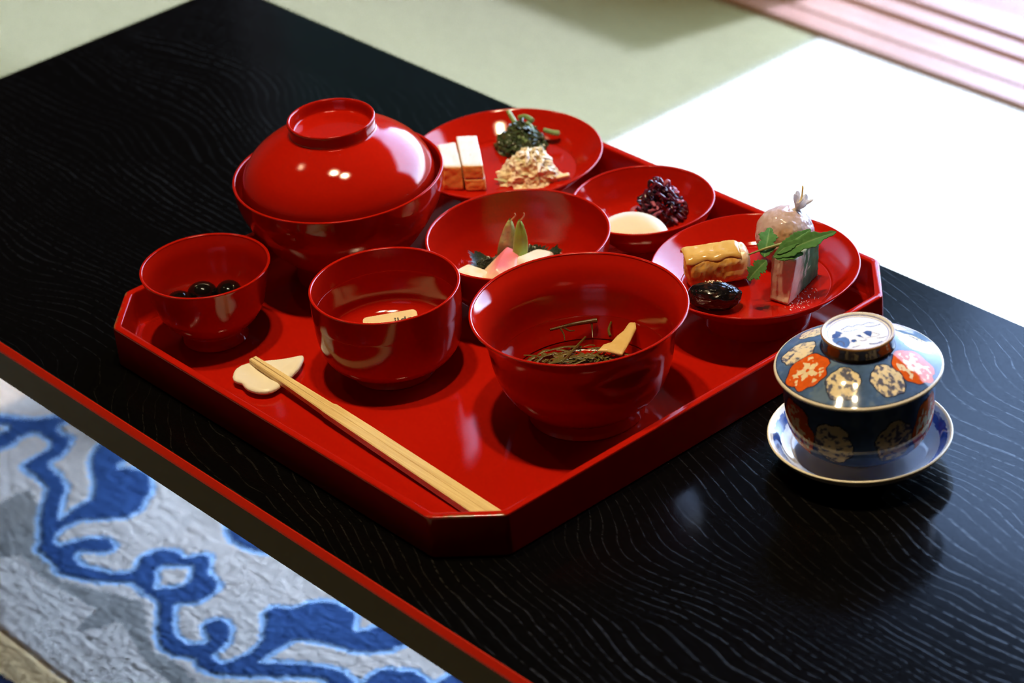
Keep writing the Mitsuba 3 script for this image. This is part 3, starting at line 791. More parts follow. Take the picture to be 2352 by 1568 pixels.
for k in range(54):
    th = rng.uniform(0, 2 * np.pi); rr = rng.uniform(0.15, 1.0)
    h = (1 - rr ** 1.8) * 0.0200 + 0.0002
    c = cen + U3 * math.cos(th) * 0.0212 * rr + A3 * math.sin(th) * 0.0155 * rr + Z3 * h
    a = rng.uniform(0, 6.28); Ln = rng.uniform(0.0026, 0.0062)
    dr3 = np.array([math.cos(a), math.sin(a), rng.uniform(-0.35, 0.05)])
    mid = c + Z3 * 0.0012
    P = catmull([c - dr3 * Ln, mid + rng.normal(0, 0.0006, 3), c + dr3 * Ln], 5)
    P[:, 2] = np.maximum(P[:, 2], TZ + 0.0275)
    mm = tube(P, np.sin(np.linspace(0.5, 2.7, len(P))) * 0.0012 * rng.uniform(0.7, 1.5), 9, flat=0.45)
    vv = np.array(mm.vertices)
    base = [(0.84, 0.76, 0.58), (0.78, 0.66, 0.42), (0.58, 0.40, 0.18), (0.86, 0.82, 0.74), (0.45, 0.48, 0.26)][[0, 1, 3, 0, 1, 2, 3, 0, 4][k % 9]]
    put('dressed_vegetables__shred', mm, 'food_moist', True, color=np.array(base) * (0.85 + 0.3 * nz(vv, 600, 40 + k)[:, None]))
for P, r in [([(-0.0905, 0.1255, 0.0282), (-0.0855, 0.1330, 0.0290), (-0.0815, 0.1395, 0.0295)], 0.0021), ([(-0.1245, 0.1110, 0.0285), (-0.1185, 0.1125, 0.0300), (-0.1130, 0.1140, 0.0330)], 0.0012)]:
    c = catmull([W(*q) for q in P], 6)
    mm = tube(c, r, 9, flat=0.7)
    put('dressed_vegetables__shred', mm, 'food_moist', True, color=np.array([0.80, 0.62, 0.36]) * (0.85 + 0.3 * nz(mm.vertices, 500, 3)[:, None]))
tag('dressed_vegetables', 'mound of cream coloured vegetables in tofu dressing in front of the spinach', 'salad')

# --- pickle bowl
def moon(u0, u1, v0, v1, n=40):
    t = np.linspace(0, np.pi, n)
    return Polygon(np.c_[(u0 + u1) / 2 + (u1 - u0) / 2 * np.cos(t), v0 + (v1 - v0) * np.sin(t) ** 0.85])


for i, (du, dv, dz, lab) in enumerate([(0, 0, 0, 'upper pale radish pickle slice lying in the small bowl'), (-0.0035, 0.0030, -0.0062, 'lower pale radish pickle slice, its edge showing under the other')]):
    po = moon(-0.0255, 0.0255, -0.0190, 0.0135)
    m = pillow(po, lambda d, x, y: 0.0052 - 0.0016 * np.exp(-d / 0.0010) + 0.0012 * ss(0, 0.012, d), lambda d, x, y: 0.0002 + 0.0012 * np.exp(-d / 0.0012), 0.0011)
    b2 = A3 * math.cos(0.20) + Z3 * math.sin(0.20)
    c2 = np.cross(U3, b2)
    org = W(0.0022, 0.1178, 0.0262 + dz) + U3 * du + A3 * dv
    m = to_frame(m, org, U3, b2, c2)
    v = np.array(m.vertices)
    q = (v - org) @ np.array([U3, b2]).T
    dd = shapely.distance(po.exterior, shapely.points(q))
    col = lerp((0.74, 0.73, 0.68), (0.72, 0.62, 0.36), ss(0.0025, 0.009, dd + 0.002 * (nz(v, 160, 2) - 0.5))[:, None])
    put('radish_pickle_slice' + (f'_{i:03d}' if i else ''), m, 'food_moist', 50, color=None) if False else None
    k = 'radish_pickle_slice' + (f'_{i:03d}' if i else '')
    put(k, m, 'food_moist', True, color=col)
    tag(k, lab, 'pickle', 'pale radish slices')

rng = np.random.default_rng(29)
pr('pickle_purple', proc(wood_fn((0.030, 0.004, 0.012), (0.12, 0.014, 0.035), 260, 260, 260)), 0.12, 0.6)
pr('pickle_pink', proc(wood_fn((0.26, 0.045, 0.09), (0.50, 0.16, 0.24), 300, 300, 300)), 0.15, 0.6)
pr('pickle_dark', proc(wood_fn((0.008, 0.004, 0.008), (0.035, 0.010, 0.018), 240, 240, 240)), 0.1, 0.6)
pc = W(-0.0040, 0.1520, 0.0180)
for k in range(150):
    th = rng.uniform(0, 2 * np.pi); rr = math.sqrt(rng.uniform(0, 1))
    h = ((1 - rr ** 1.7) * 0.0255 + 0.0018) * (1 - 0.5 * rng.uniform(0, 1) ** 2)
    c = pc + U3 * math.cos(th) * 0.0155 * rr + A3 * math.sin(th) * 0.0120 * rr + Z3 * (h + 0.006 * rr * max(0, math.sin(th)))
    a = rng.uniform(0, 6.28); Ln = rng.uniform(0.0024, 0.0052)
    d3 = np.array([math.cos(a), math.sin(a), rng.uniform(-0.9, 0.9)])
    P = catmull([c - d3 * Ln, c + rng.normal(0, 0.0016, 3) + Z3 * 0.0012, c + d3 * Ln], 5)
    mm = tube(P, np.array([0.6, 0.8, 0.95, 1, 1, 1, 1, 0.95, 0.85, 0.75, 0.6]) * rng.uniform(0.0011, 0.0020), 8, flat=rng.uniform(0.35, 0.8))
    put('purple_pickle_heap__piece', mm, ['pickle_purple', 'pickle_dark', 'pickle_pink', 'pickle_purple', 'pickle_dark', 'pickle_purple'][k % 6], 50)
tag('purple_pickle_heap', 'heap of glossy purple chopped pickles behind the pale slices', 'pickle')

# --- appetizer plate: fried roll with glaze
a0, a1 = W(0.0835, 0.0893, 0.0382), W(0.1065, 0.1245, 0.0388)
ax = (a1 - a0) / np.linalg.norm(a1 - a0)
sd = np.cross(ax, Z3); sd /= np.linalg.norm(sd)          # towards the viewer's side
ns, na = 40, 48
S = np.linspace(0, 1, ns); PH = np.arange(na + 1) * 2 * np.pi / na
Ls = np.linalg.norm(a1 - a0)
P = np.zeros((ns, na + 1, 3))
for i, s in enumerate(S):
    endr = min(1.0, (0.35 + 0.65 * math.sqrt(min(s, 1 - s) / 0.07)) if min(s, 1 - s) < 0.07 else 1.0)
    for j, ph in enumerate(PH):
        c, q = math.cos(ph), math.sin(ph)
        pw = 0.72
        P[i, j] = a0 + ax * (s * Ls) + endr * (sd * 0.0112 * np.sign(c) * abs(c) ** pw + Z3 * 0.0112 * np.sign(q) * abs(q) ** pw)
f = P.reshape(-1, 3)
cy = np.repeat(a0[None] + ax[None] * (S[:, None] * Ls), na + 1, axis=0).reshape(-1, 3) if False else (a0 + ax * ((f - a0) @ ax)[:, None])
f = cy + (f - cy) * (1 + 0.20 * (nz(f, 190, 111) - 0.5) + 0.10 * (nz(f, 600, 112) - 0.5))[:, None]
f[:, 2] = np.maximum(f[:, 2], TZ + 0.0265)
P = f.reshape(ns, na + 1, 3)
P[:, na] = P[:, 0]
m = sheet(P)
e0, e1 = P[0].mean(0), P[-1].mean(0)
V = np.vstack([m.vertices, e0, e1]); F = np.array(m.faces).tolist()
for j in range(na):
    F.append((len(V) - 2, j + 1, j)); F.append((len(V) - 1, (ns - 1) * (na + 1) + j, (ns - 1) * (na + 1) + j + 1))
m = trimesh.Trimesh(V, np.array(F), process=False)
if m.volume < 0: m = trimesh.Trimesh(V, np.array(F)[:, ::-1], process=False)
v = np.array(m.vertices)
s = (v - a0) @ ax / Ls
n, n2 = nz(v, 210, 114), nz(v, 520, 115)
col = lerp((0.76, 0.44, 0.10), (0.52, 0.21, 0.035), ss(0.40, 0.72, n)[:, None])
col = lerp(col, (0.80, 0.60, 0.30), ss(0.55, 0.7, n2)[:, None] * 0.6)
col = lerp(col, (0.82, 0.70, 0.58), (ss(0.72, 0.98, s + 0.25 * (n - 0.5)) * 0.8)[:, None])
put('fried_roll__skin', m, 'food_moist', True, color=col)
labels['fried_roll__skin'] = {'label': 'golden blistered skin'}
gs, ga = 26, 14
G = np.zeros((gs, ga, 3))
for i, t in enumerate(np.linspace(-0.01, 0.84, gs)):
    for j, ph in enumerate(np.linspace(math.radians(42), math.radians(150), ga)):
        wv = 1 + 0.10 * math.sin(t * 17)
        ph2 = math.radians(96) + (ph - math.radians(96)) * wv
        c, q = math.cos(ph2), math.sin(ph2)
        G[i, j] = a0 + ax * (t * Ls) + sd * 0.0118 * np.sign(c) * abs(c) ** 0.72 + Z3 * (0.0121 * abs(q) ** 0.72)
gn = nz(G, 240, 121)
G[..., 2] += (gn - 0.5) * 0.0018
hgt = np.full((gs, ga), 0.0022); hgt[0] = hgt[-1] = 0.0006; hgt[:, 0] = hgt[:, -1] = 0.0006
m = thick(G, hgt)
v = np.array(m.vertices)
col = lerp((0.58, 0.30, 0.05), (0.68, 0.44, 0.14), nz(v, 260, 123)[:, None])
put('fried_roll__glaze', m, 'food_wet', True, color=col)
labels['fried_roll__glaze'] = {'label': 'yellow miso glaze on top'}
tag('fried_roll', 'golden fried roll topped with yellow glaze on the front plate', 'fried tofu')

# --- black glossy mushroom
m = blob((0.0172, 0.0108, 0.0090), 0.22, 2.2, 131, sub=5, squash=None)
v = np.array(m.vertices)
wr = nz(v * np.array([1, 1.8, 1.8]), 110, 133, 3) - 0.5
v = v + np.array(m.vertex_normals) * (wr * 0.0014)[:, None]
cth = math.radians(-12)
ua, ub = U3 * math.cos(cth) + A3 * math.sin(cth), A3 * math.cos(cth) - U3 * math.sin(cth)
m = to_frame(trimesh.Trimesh(v, m.faces, process=False), W(0.1170, 0.0822, 0.0352), ua, ub)
v = np.array(m.vertices)
v[:, 2] = np.maximum(v[:, 2], TZ + 0.0268)
m = trimesh.Trimesh(v, m.faces, process=False)
n = nz(v, 300, 135)
put('simmered_mushroom', m, 'food_wet', True, color=lerp((0.005, 0.004, 0.005), (0.035, 0.012, 0.008), ss(0.5, 0.75, n)[:, None]))
tag('simmered_mushroom', 'glossy black simmered mushroom with pale seeds in front of the fried roll', 'mushroom')
rng = np.random.default_rng(7)
vt = v[(v[:, 2] > TZ + 0.0415)]
cm_ = W(0.1140, 0.0845, 0.0)
sel = vt[np.argsort(np.linalg.norm((vt - cm_)[:, :2] + rng.normal(0, 0.0022, (len(vt), 2)), axis=1))[:16]]
sd_ms = [trimesh.creation.icosphere(subdivisions=1, radius=rng.uniform(0.00035, 0.00065)).apply_translation(q + Z3 * 0.0003) for q in sel]
put('simmered_mushroom__seeds', joined(sd_ms), 'seed', True)
labels['simmered_mushroom__seeds'] = {'label': 'pale poppy seeds', 'kind': 'stuff'}

# --- pressed cake: pale in front, green behind
C = [(0.1368, 0.1108, 0.0266), (0.1507, 0.1132, 0.0266), (0.1388, 0.1540, 0.0266), (0.1265, 0.1500, 0.0266),
     (0.1375, 0.1133, 0.0575), (0.1518, 0.1208, 0.0570), (0.1427, 0.1518, 0.0575), (0.1294, 0.1434, 0.0580)]
m, w = hexa([W(*c) for c in C], 26, 0.05, 0.0006, 330, 141)
v = np.array(m.vertices)
n, n2 = nz(v, 420, 143), nz(v * np.array([1, 1, 0.25]), 420, 144)
pale = lerp((0.74, 0.62, 0.50), (0.66, 0.49, 0.37), n[:, None])
green = lerp((0.028, 0.10, 0.048), (0.10, 0.21, 0.10), n2[:, None])
mixg = ss(0.22, 0.46, w[:, 1] + 0.35 * (n2 - 0.5))
streak = ss(0.60, 0.68, n2) * ss(0.85, 0.6, w[:, 1])
col = lerp(pale, green, mixg[:, None])
col = lerp(col, (0.62, 0.66, 0.52), (streak * mixg)[:, None] * 0.7)
topm = ss(0.95, 0.99, w[:, 2]) * ss(0.12, 0.30, w[:, 1])
col = lerp(col, lerp((0.48, 0.44, 0.22), (0.20, 0.30, 0.17), ss(0.3, 0.7, w[:, 1])[:, None]), topm[:, None] * 0.8)
put('green_fish_cake', m, 'food_dry', True, color=col)
tag('green_fish_cake', 'upright block, pale in front and green behind, under the leaf', 'cake')

# --- wrapped dumpling
bc = W(0.1101, 0.1541, 0.0456)
m = blob((0.0190, 0.0190, 0.0190), 0.10, 1.6, 151, sub=5)
v = np.array(m.vertices)
wr = nz(v * np.array([1, 1, 0.6]), 420, 152) - 0.5
v = v + np.array(m.vertex_normals) * (wr * 0.0016)[:, None] + bc
v[:, 2] = np.maximum(v[:, 2], TZ + 0.0268)
m = trimesh.Trimesh(v, m.faces, process=False)
n = nz(v, 200, 153)
spot_c = bc + (-A3 * 0.8 + Z3 * 0.25 - U3 * 0.1) * 0.019
col = lerp((0.46, 0.33, 0.33), (0.60, 0.47, 0.48), n[:, None])
col = lerp(col, (0.50, 0.25, 0.08), (ss(0.013, 0.004, np.linalg.norm(v - spot_c, axis=1) + 0.004 * (nz(v, 700, 154) - 0.5)) * 0.75)[:, None])
put('wrapped_dumpling__body', m, 'food_wet', True, color=col)
tw = np.linspace(0, 1, 16)
td = (U3 * 0.42 + Z3 * 0.9); td /= np.linalg.norm(td)
b1 = np.cross(td, A3); b1 /= np.linalg.norm(b1); b2 = np.cross(td, b1)
P = np.zeros((16, 41, 3))
for i, t in enumerate(tw):
    r = 0.0075 * (1 - ss(0, 0.38, t)) + 0.0013 + 0.0036 * ss(0.35, 1.0, t)
    for j in range(41):
        ph = j * 2 * np.pi / 40
        rr = r * (1 + 0.28 * ss(0.1, 0.6, t) * math.sin(7 * ph + 0.6) + 0.1 * math.sin(3 * ph))
        P[i, j] = bc + td * (0.0145 + 0.0135 * t + 0.0022 * t * math.sin(5 * ph)) + rr * (math.cos(ph) * b1 + math.sin(ph) * b2)
P[:, 40] = P[:, 0]
mt = thick(P, 0.0004)
put('wrapped_dumpling__twist', mt, 'wrap_film', 50)
scene['wrap_film'] = {'type': 'principledthin', 'base_color': rgb((0.85, 0.80, 0.78)), 'roughness': 0.25, 'diff_trans': 0.9, 'spec_trans': 0.0}
labels['wrapped_dumpling__twist'] = {'label': 'gathered white top of the wrapping'}
gp = [bc + td * 0.017 + b1 * 0.001, bc + td * 0.024 + Z3 * 0.003 + U3 * 0.001, bc + td * 0.026 + Z3 * 0.010 + U3 * 0.0015]
put('wrapped_dumpling__tie', tube(catmull(gp, 6), 0.0016, 8, flat=0.35), 'tie_gold', 50)
pr('tie_gold', (0.74, 0.56, 0.20), 0.35)
labels['wrapped_dumpling__tie'] = {'label': 'yellow strip tying the top'}
tag('wrapped_dumpling', 'round pinkish dumpling in thin wrapping tied at the top, behind the leaf', 'dumpling')


# --- green leaf sprig
def leaflet(b, t, width, up, serr=0.18, teeth=7, fold=0.25, arch=0.12, twist=0.0, lobe=0.0):
    b, t = W(*b), W(*t)
    ln = np.linalg.norm(t - b); d = (t - b) / ln
    up = np.asarray(up, float); sdv = np.cross(d, up); sdv /= np.linalg.norm(sdv); nv = np.cross(sdv, d)
    nu, nv_ = 40, 13
    P = np.zeros((nu, nv_, 3)); C = np.zeros((nu, nv_))
    for i, x in enumerate(np.linspace(0, 1, nu)):
        hw = width / 2 * (math.sin(math.pi * min(1, x ** 0.75)) ** 0.8 if 0 < x < 1 else 0) + 0.0004
        saw = (x * teeth) % 1.0
        hw *= 1 - serr * saw - lobe * (0.5 + 0.5 * math.cos(x * 2 * math.pi * 2.5)) * (1 if 0.1 < x < 0.9 else 0)
        for j, y in enumerate(np.linspace(-1, 1, nv_)):
            tw_ = twist * x
            off = sdv * (y * hw * math.cos(tw_)) + nv * (fold * abs(y) * hw + y * hw * math.sin(tw_) + arch * ln * math.sin(math.pi * x) * 0.5)
            P[i, j] = b + d * (x * ln + abs(y) * hw * 0.25) + off
            C[i, j] = abs(y)
    return thick(P, 0.00045), np.concatenate([C.ravel(), C.ravel()])


upv = Z3 * 0.8 - A3 * 0.6
spec = [((0.1378, 0.1068, 0.0600), (0.1262, 0.1246, 0.0690), 0.0135, 0.2, upv),
        ((0.1428, 0.1100, 0.0605), (0.1612, 0.1473, 0.0690), 0.0120, 0.16, upv),
        ((0.1440, 0.1120, 0.0625), (0.1490, 0.1375, 0.0705), 0.0085, 0.18, upv),
        ((0.1440, 0.1105, 0.0600), (0.1545, 0.1245, 0.0610), 0.0070, 0.12, upv),
        ((0.1412, 0.1055, 0.0595), (0.1345, 0.0952, 0.0475), 0.0125, 0.3, upv)]
for b, t, wd, se, up in spec:
    m, c = leaflet(b, t, wd, up, se, teeth=9, lobe=0.30 if wd > 0.011 else 0.12)
    v = np.array(m.vertices)
    n = nz(v, 500, 161)
    col = lerp((0.06, 0.18, 0.045), (0.15, 0.33, 0.11), n[:, None])
    col = lerp(col, (0.28, 0.44, 0.18), (ss(0.18, 0.02, c) * 0.7)[:, None])
    put('green_leaf_sprig__leaflet', m, 'leaf_green', True, color=col)
scene['leaf_green'] = {'type': 'principledthin', 'base_color': VC, 'roughness': 0.35, 'diff_trans': 0.5, 'spec_trans': 0.0, 'eta': 1.4}
c = catmull([W(0.1293, 0.1016, 0.0610), W(0.1362, 0.1090, 0.0645), W(0.1405, 0.1165, 0.0655), W(0.1446, 0.1238, 0.0660)], 8)
put('green_leaf_sprig__stem', tube(c, np.linspace(0.0005, 0.0014, len(c)), 8), 'leaf_stem', 50)
pr('leaf_stem', proc(wood_fn((0.16, 0.20, 0.05), (0.34, 0.34, 0.10), 300, 300, 300)), 0.4)
tag('green_leaf_sprig', 'green serrated leaf sprig lying over the pale block and the roll', 'leaf')

# sugar crystals strewn on the plate
rng = np.random.default_rng(41)
ms = []
for k in range(170):
    u, vv = rng.normal(0.0, 0.008), rng.normal(0.0, 0.011)
    q = np.array([0.1555, 0.1235]) + U3[:2] * u + A3[:2] * vv
    rr = np.hypot(*(q - np.array([0.117, 0.119])))
    if rr > 0.045 or rr < 0.030: continue
    ms.append(trimesh.creation.icosphere(subdivisions=0, radius=rng.uniform(0.00020, 0.00050)).apply_translation(W(q[0], q[1], 0.0264)))
put('sugar_crystals', joined(ms), 'crystal', False)
tag('sugar_crystals', 'tiny white crystals strewn on the plate beside the pale block', 'crystals', kind='stuff')

# --- simmered dish
def pod(b, t, tip, width, key, col0, col1, label, open_):
    b, t, tip = W(*b), W(*t), W(*tip)
    ln = np.linalg.norm(t - b); d = (t - b) / ln
    sdv = np.cross(d, A3); sdv /= np.linalg.norm(sdv)
    if sdv @ U3 < 0: sdv = -sdv
    nf = np.cross(d, sdv)
    nu, na_ = 34, 28
    P = np.zeros((nu, na_ + 1, 3)); Q = np.zeros((nu, na_ + 1))
    for i, x in enumerate(np.linspace(0, 1, nu)):
        hw = width / 2 * (math.sin(math.pi * (0.04 + 0.94 * x ** 0.9))) ** 0.62
        for j in range(na_ + 1):
            ph = j * 2 * np.pi / na_
            y, zz = math.cos(ph), math.sin(ph)
            bump = 0.0008 * max(0, math.sin(x * math.pi * 5)) * (1 - y * y) if open_ else 0.0002 * math.sin(x * 20) * (1 - y * y)
            P[i, j] = b + d * (x * ln) + sdv * (y * hw + 0.0012 * math.sin(math.pi * x)) + nf * (zz * (0.0016 * (1 - y * y) ** 0.5 + 0.0003) + np.sign(zz) * bump)
            Q[i, j] = abs(y)
    m = sheet(P)
    v = np.array(m.vertices); n = nz(v, 420, 171 + open_)
    col = lerp(col0, col1, n[:, None])
    col = lerp(col, (0.62, 0.66, 0.36), (ss(0.86, 0.99, Q.ravel()) * 0.6)[:, None])
    if open_: col = lerp(col, (0.22, 0.30, 0.08), (ss(0.55, 0.7, nz(v * np.array([1, 1, 1]), 700, 9)) * 0.6)[:, None])
    put(key + '__pod', m, 'food_moist', True, color=col)
    c = catmull([t - d * 0.0012, lerp(t, tip, 0.5) + sdv * 0.0006, tip, tip + Z3 * 0.0016 - sdv * 0.0002], 6)
    put(key + '__tail', tube(c, np.linspace(0.0006, 0.00035, len(c)), 7), 'pod_tail', 50)
    labels[key + '__tail'] = {'label': 'thin pinkish tail'}
    tag(key, label, 'pea pod', 'green pea pods')


pr('pod_tail', (0.60, 0.30, 0.16), 0.4)
pod((-0.0402, 0.0392, 0.0190), (-0.0286, 0.0415, 0.0550), (-0.0256, 0.0436, 0.0585), 0.0105, 'pea_pod', (0.50, 0.68, 0.22), (0.62, 0.76, 0.34), 'paler textured green pea pod, standing behind the pink wedge', 1)
pod((-0.0240, 0.0400, 0.0190), (-0.0220, 0.0440, 0.0560), (-0.0188, 0.0456, 0.0605), 0.0100, 'pea_pod_001', (0.22, 0.44, 0.05), (0.32, 0.54, 0.09), 'smooth bright green pea pod, leaning beside the textured one', 0)

wk = [((-0.0405, 0.0290, 0.0225), 0.0120, 0.0065, 0.0045, 1), ((-0.0270, 0.0545, 0.0230), 0.0130, 0.0075, 0.0060, 2), ((-0.0165, 0.0610, 0.0225), 0.0095, 0.0060, 0.0040, 3), ((-0.0360, 0.0420, 0.0220), 0.0090, 0.0060, 0.0045, 4)]
for (c0, su, sv, sw, sdn) in wk:
    m = trimesh.creation.icosphere(subdivisions=5, radius=1.0)
    v = np.array(m.vertices)
    fold = np.abs(nz(v * np.array([1, 2.2, 1]), 2.6, 180 + sdn, 4) - 0.5) * 2
    v = v * (0.72 + 0.75 * fold[:, None])
    v = v * np.array([su, sv, sw])
    m = to_frame(trimesh.Trimesh(v, m.faces, process=False), W(*c0))
    v = np.array(m.vertices)
    rr = np.hypot(v[:, 0] + 0.0077, v[:, 1] - 0.0297)
    v[:, 2] = np.maximum(v[:, 2], TZ + 0.0180 + 0.018 * ss(0.026, 0.052, rr))
    put('simmered_seaweed__frond', trimesh.Trimesh(v, m.faces, process=False), 'wakame', 40)
tag('simmered_seaweed', 'crumpled dark green seaweed behind the pea pods', 'seaweed')

pts = np.array([W(-0.0315, 0.0390, 0.0325), W(-0.0245, 0.0415, 0.0305), W(-0.0375, 0.0215, 0.0195), W(-0.0230, 0.0060, 0.0215), W(-0.0075, 0.0215, 0.0225), W(-0.0135, 0.0380, 0.0215), W(-0.0290, 0.0460, 0.0195), W(-0.0200, 0.0190, 0.0290)])
hull = trimesh.convex.convex_hull(pts)
m = hull.subdivide().subdivide().subdivide().subdivide()
m = trimesh.smoothing.filter_laplacian(m, lamb=0.5, iterations=3)
v = np.array(m.vertices)
n = nz(v, 260, 191)
skin = ss(0.0265, 0.0325, v[:, 2] - TZ + 0.0035 * (n - 0.5))
col = lerp((0.86, 0.66, 0.46), (0.80, 0.22, 0.30), skin[:, None])
put('pink_ginger_wedge', m, 'food_moist', True, color=col)
tag('pink_ginger_wedge', 'pink and cream wedge leaning in front of the pea pods', 'ginger')

m, w = hexa([W(-0.0265, 0.0330, 0.0180), W(0.0000, 0.0330, 0.0180), W(-0.0060, 0.0610, 0.0200), W(-0.0190, 0.0560, 0.0190),
             W(-0.0235, 0.0370, 0.0310), W(-0.0035, 0.0360, 0.0330), W(-0.0080, 0.0595, 0.0315), W(-0.0170, 0.0540, 0.0335)], 10, 0.2, 0.0005, 260, 195)
put('white_tofu_piece', m, 'food_moist', True, color=lerp((0.86, 0.85, 0.82), (0.84, 0.82, 0.76), nz(m.vertices, 300, 3)[:, None]))
tag('white_tofu_piece', 'smooth white piece beside the pink wedge in the simmered dish', 'tofu')
m, w = hexa([W(-0.0420, 0.0000, 0.0220), W(-0.0230, -0.0040, 0.0200), W(-0.0240, 0.0200, 0.0185), W(-0.0430, 0.0150, 0.0220),
             W(-0.0425, 0.0020, 0.0290), W(-0.0235, -0.0020, 0.0280), W(-0.0265, 0.0180, 0.0280), W(-0.0425, 0.0140, 0.0300)], 10, 0.18, 0.0006, 260, 197)
put('cream_bamboo_slice', m, 'food_moist', True, color=lerp((0.86, 0.80, 0.64), (0.80, 0.68, 0.42), ss(0.4, 0.7, nz(m.vertices, 240, 5))[:, None]))
tag('cream_bamboo_slice', 'cream slice at the bowl wall beside the pink wedge', 'bamboo shoot')

# --- soup garnish
yz = np.array([[113.3, 18.0], [122.7, 29.4], [126.6, 27.7], [126.1, 20.9]]) if False else np.array([[107.3, 17.8], [110.0, 20.6], [115.0, 16.6], [119.1, 9.8], [125.6, -0.7], [130.4, -10.4], [121.2, -13.3], [115.9, -17.0], [113.3, -9.5], [115.3, -5.3], [112.5, 2.5], [111.3, 9.2]])
po = Polygon(yz / 1000.0)
m = pillow(po, lambda d, x, y: TZ + 0.0412 + 0.0008 * (1 - np.exp(-d / 0.0006)) + 0.10 * (y + 0.0) * 0.12, lambda d, x, y: TZ + 0.0402 + 0.10 * y * 0.12, 0.0010)
v = np.array(m.vertices)
n = nz(v, 300, 201)
put('citrus_peel', m, 'food_moist', 50 if False else True, color=lerp((0.58, 0.38, 0.11), (0.72, 0.54, 0.24), n[:, None]))
tag('citrus_peel', 'yellowish sliver of citrus peel floating in the soup', 'citrus peel')
c = catmull([W(0.0735, -0.0178, 0.0392), W(0.0800, -0.0035, 0.0394), W(0.0872, 0.0090, 0.0392)], 8)
put('herb_stem', tube(c, np.linspace(0.0008, 0.0017, len(c)), 8), 'soup_stem', 50)
for P in ([(0.0765, -0.012, 0.039), (0.0800, -0.0125, 0.036), (0.0835, -0.0150, 0.034)], [(0.0855, 0.0062, 0.039), (0.0880, 0.0040, 0.035), (0.0915, 0.0010, 0.032)], [(0.0770, -0.0100, 0.0388), (0.0810, -0.0085, 0.0372), (0.0830, -0.0060, 0.037)]):
    c = catmull([W(*q) for q in P], 5)
    put('herb_stem__twig', tube(c, np.linspace(0.0008, 0.0003, len(c)), 6), 'soup_stem', 50)
tag('herb_stem', 'brown herb stem floating at the far side of the soup', 'herb')
rng = np.random.default_rng(53)
ms = []
for k in range(170):
    t = rng.uniform(0, 1)
    c0 = lerp((0.0885, -0.0440), (0.1225, -0.0075), t) + U3[:2] * rng.normal(0, 0.003) + A3[:2] * rng.normal(-0.001, 0.0048) * (0.6 + math.sin(math.pi * t))
    rr = np.hypot(c0[0] - sx, c0[1] - sy)
    if rr > 0.043: continue
    z0 = rng.uniform(0.030, 0.0382)
    a = YAW + rng.normal(0, 0.55); Ln = rng.uniform(0.0025, 0.0075)
    d2 = np.array([math.cos(a), math.sin(a), rng.normal(0, 0.12)])
    c3 = W(c0[0], c0[1], z0)
    P = catmull([c3 - d2 * Ln, c3 + rng.normal(0, 0.0008, 3), c3 + d2 * Ln], 4)
    P[:, 2] = np.clip(P[:, 2], TZ + 0.027, TZ + 0.0392)
    ms.append(tube(P, np.linspace(0.0006, 0.0011, len(P)) * rng.uniform(0.7, 1.6), 6, flat=0.4))
put('soup_seaweed', joined(ms), 'soup_weed', 60)
labels['soup_seaweed'] = {}
tag('soup_seaweed', 'olive tangle of fine seaweed sunk in the soup', 'seaweed', kind='stuff')
for P in ([(0.0955, -0.0082, 0.0385), (0.1010, -0.0230, 0.0388), (0.1066, -0.0384, 0.0385)], [(0.0920, 0.0170, 0.037), (0.0985, 0.0085, 0.0375), (0.1045, 0.0040, 0.037)]):
    c = catmull([W(*q) for q in P], 6)
    put('soup_seaweed__strand', tube(c, np.linspace(0.0006, 0.0010, len(c)), 6), 'soup_weed', 50)

# --- black beans
bx, by = B['bean'][0]
beans = [(-0.0186, 0.0062, 0.0272, 0.0092, 'large glossy black bean in the middle of the small cup'), (-0.0186, -0.0125, 0.0290, 0.0085, 'glossy black bean at the cup wall, the one nearest the tray corner'),
         (-0.0062, 0.0185, 0.0275, 0.0088, 'glossy black bean at the cup wall, the one nearest the covered bowl')]
for i, (dx, dy, z, r, lb) in enumerate(beans):
    m = trimesh.creation.icosphere(subdivisions=4, radius=1.0)
    v = np.array(m.vertices) * np.array([r * 1.10, r * 0.98, r * 0.86])
    m = move(trimesh.Trimesh(v, m.faces, process=False), (bx + dx, by + dy, TZ + z), 0.9 + i * 0.7)
    k = 'black_bean' + (f'_{i:03d}' if i else '')
    put(k, m, 'bean_black', True)
    tag(k, lb, 'bean', 'black beans')

# --- card in the deep cup
cu = np.array([0.50, 0.866, 0.0]); cv = np.array([0.866 * 0.90, -0.50 * 0.90, -0.33]); cv /= np.linalg.norm(cv)
cn = np.cross(cu, -cv); cn /= np.linalg.norm(cn)
po = shapely.box(-0.036, -0.024, -0.001, 0.0).buffer(-0.003).buffer(0.003)
m = trimesh.creation.extrude_polygon(po, 0.0012, engine='earcut')
org = W(-0.0270, -0.0430, 0.0262)
m = to_frame(m, org, cu, -cv, cn)
put('name_card', m, 'tag_card', False)
tm = meshkit.text_mesh('ildon', 0.0052, 0.0002, bold=True)
tm.apply_translation((-0.0165, -0.0101, 0.00115))
put('name_card__lettering', to_frame(tm, org, cu, -cv, cn), 'ink', False)
labels['name_card__lettering'] = {'label': 'black lettering'}
tag('name_card', 'small cream card with black lettering inside the deep cup', 'card')

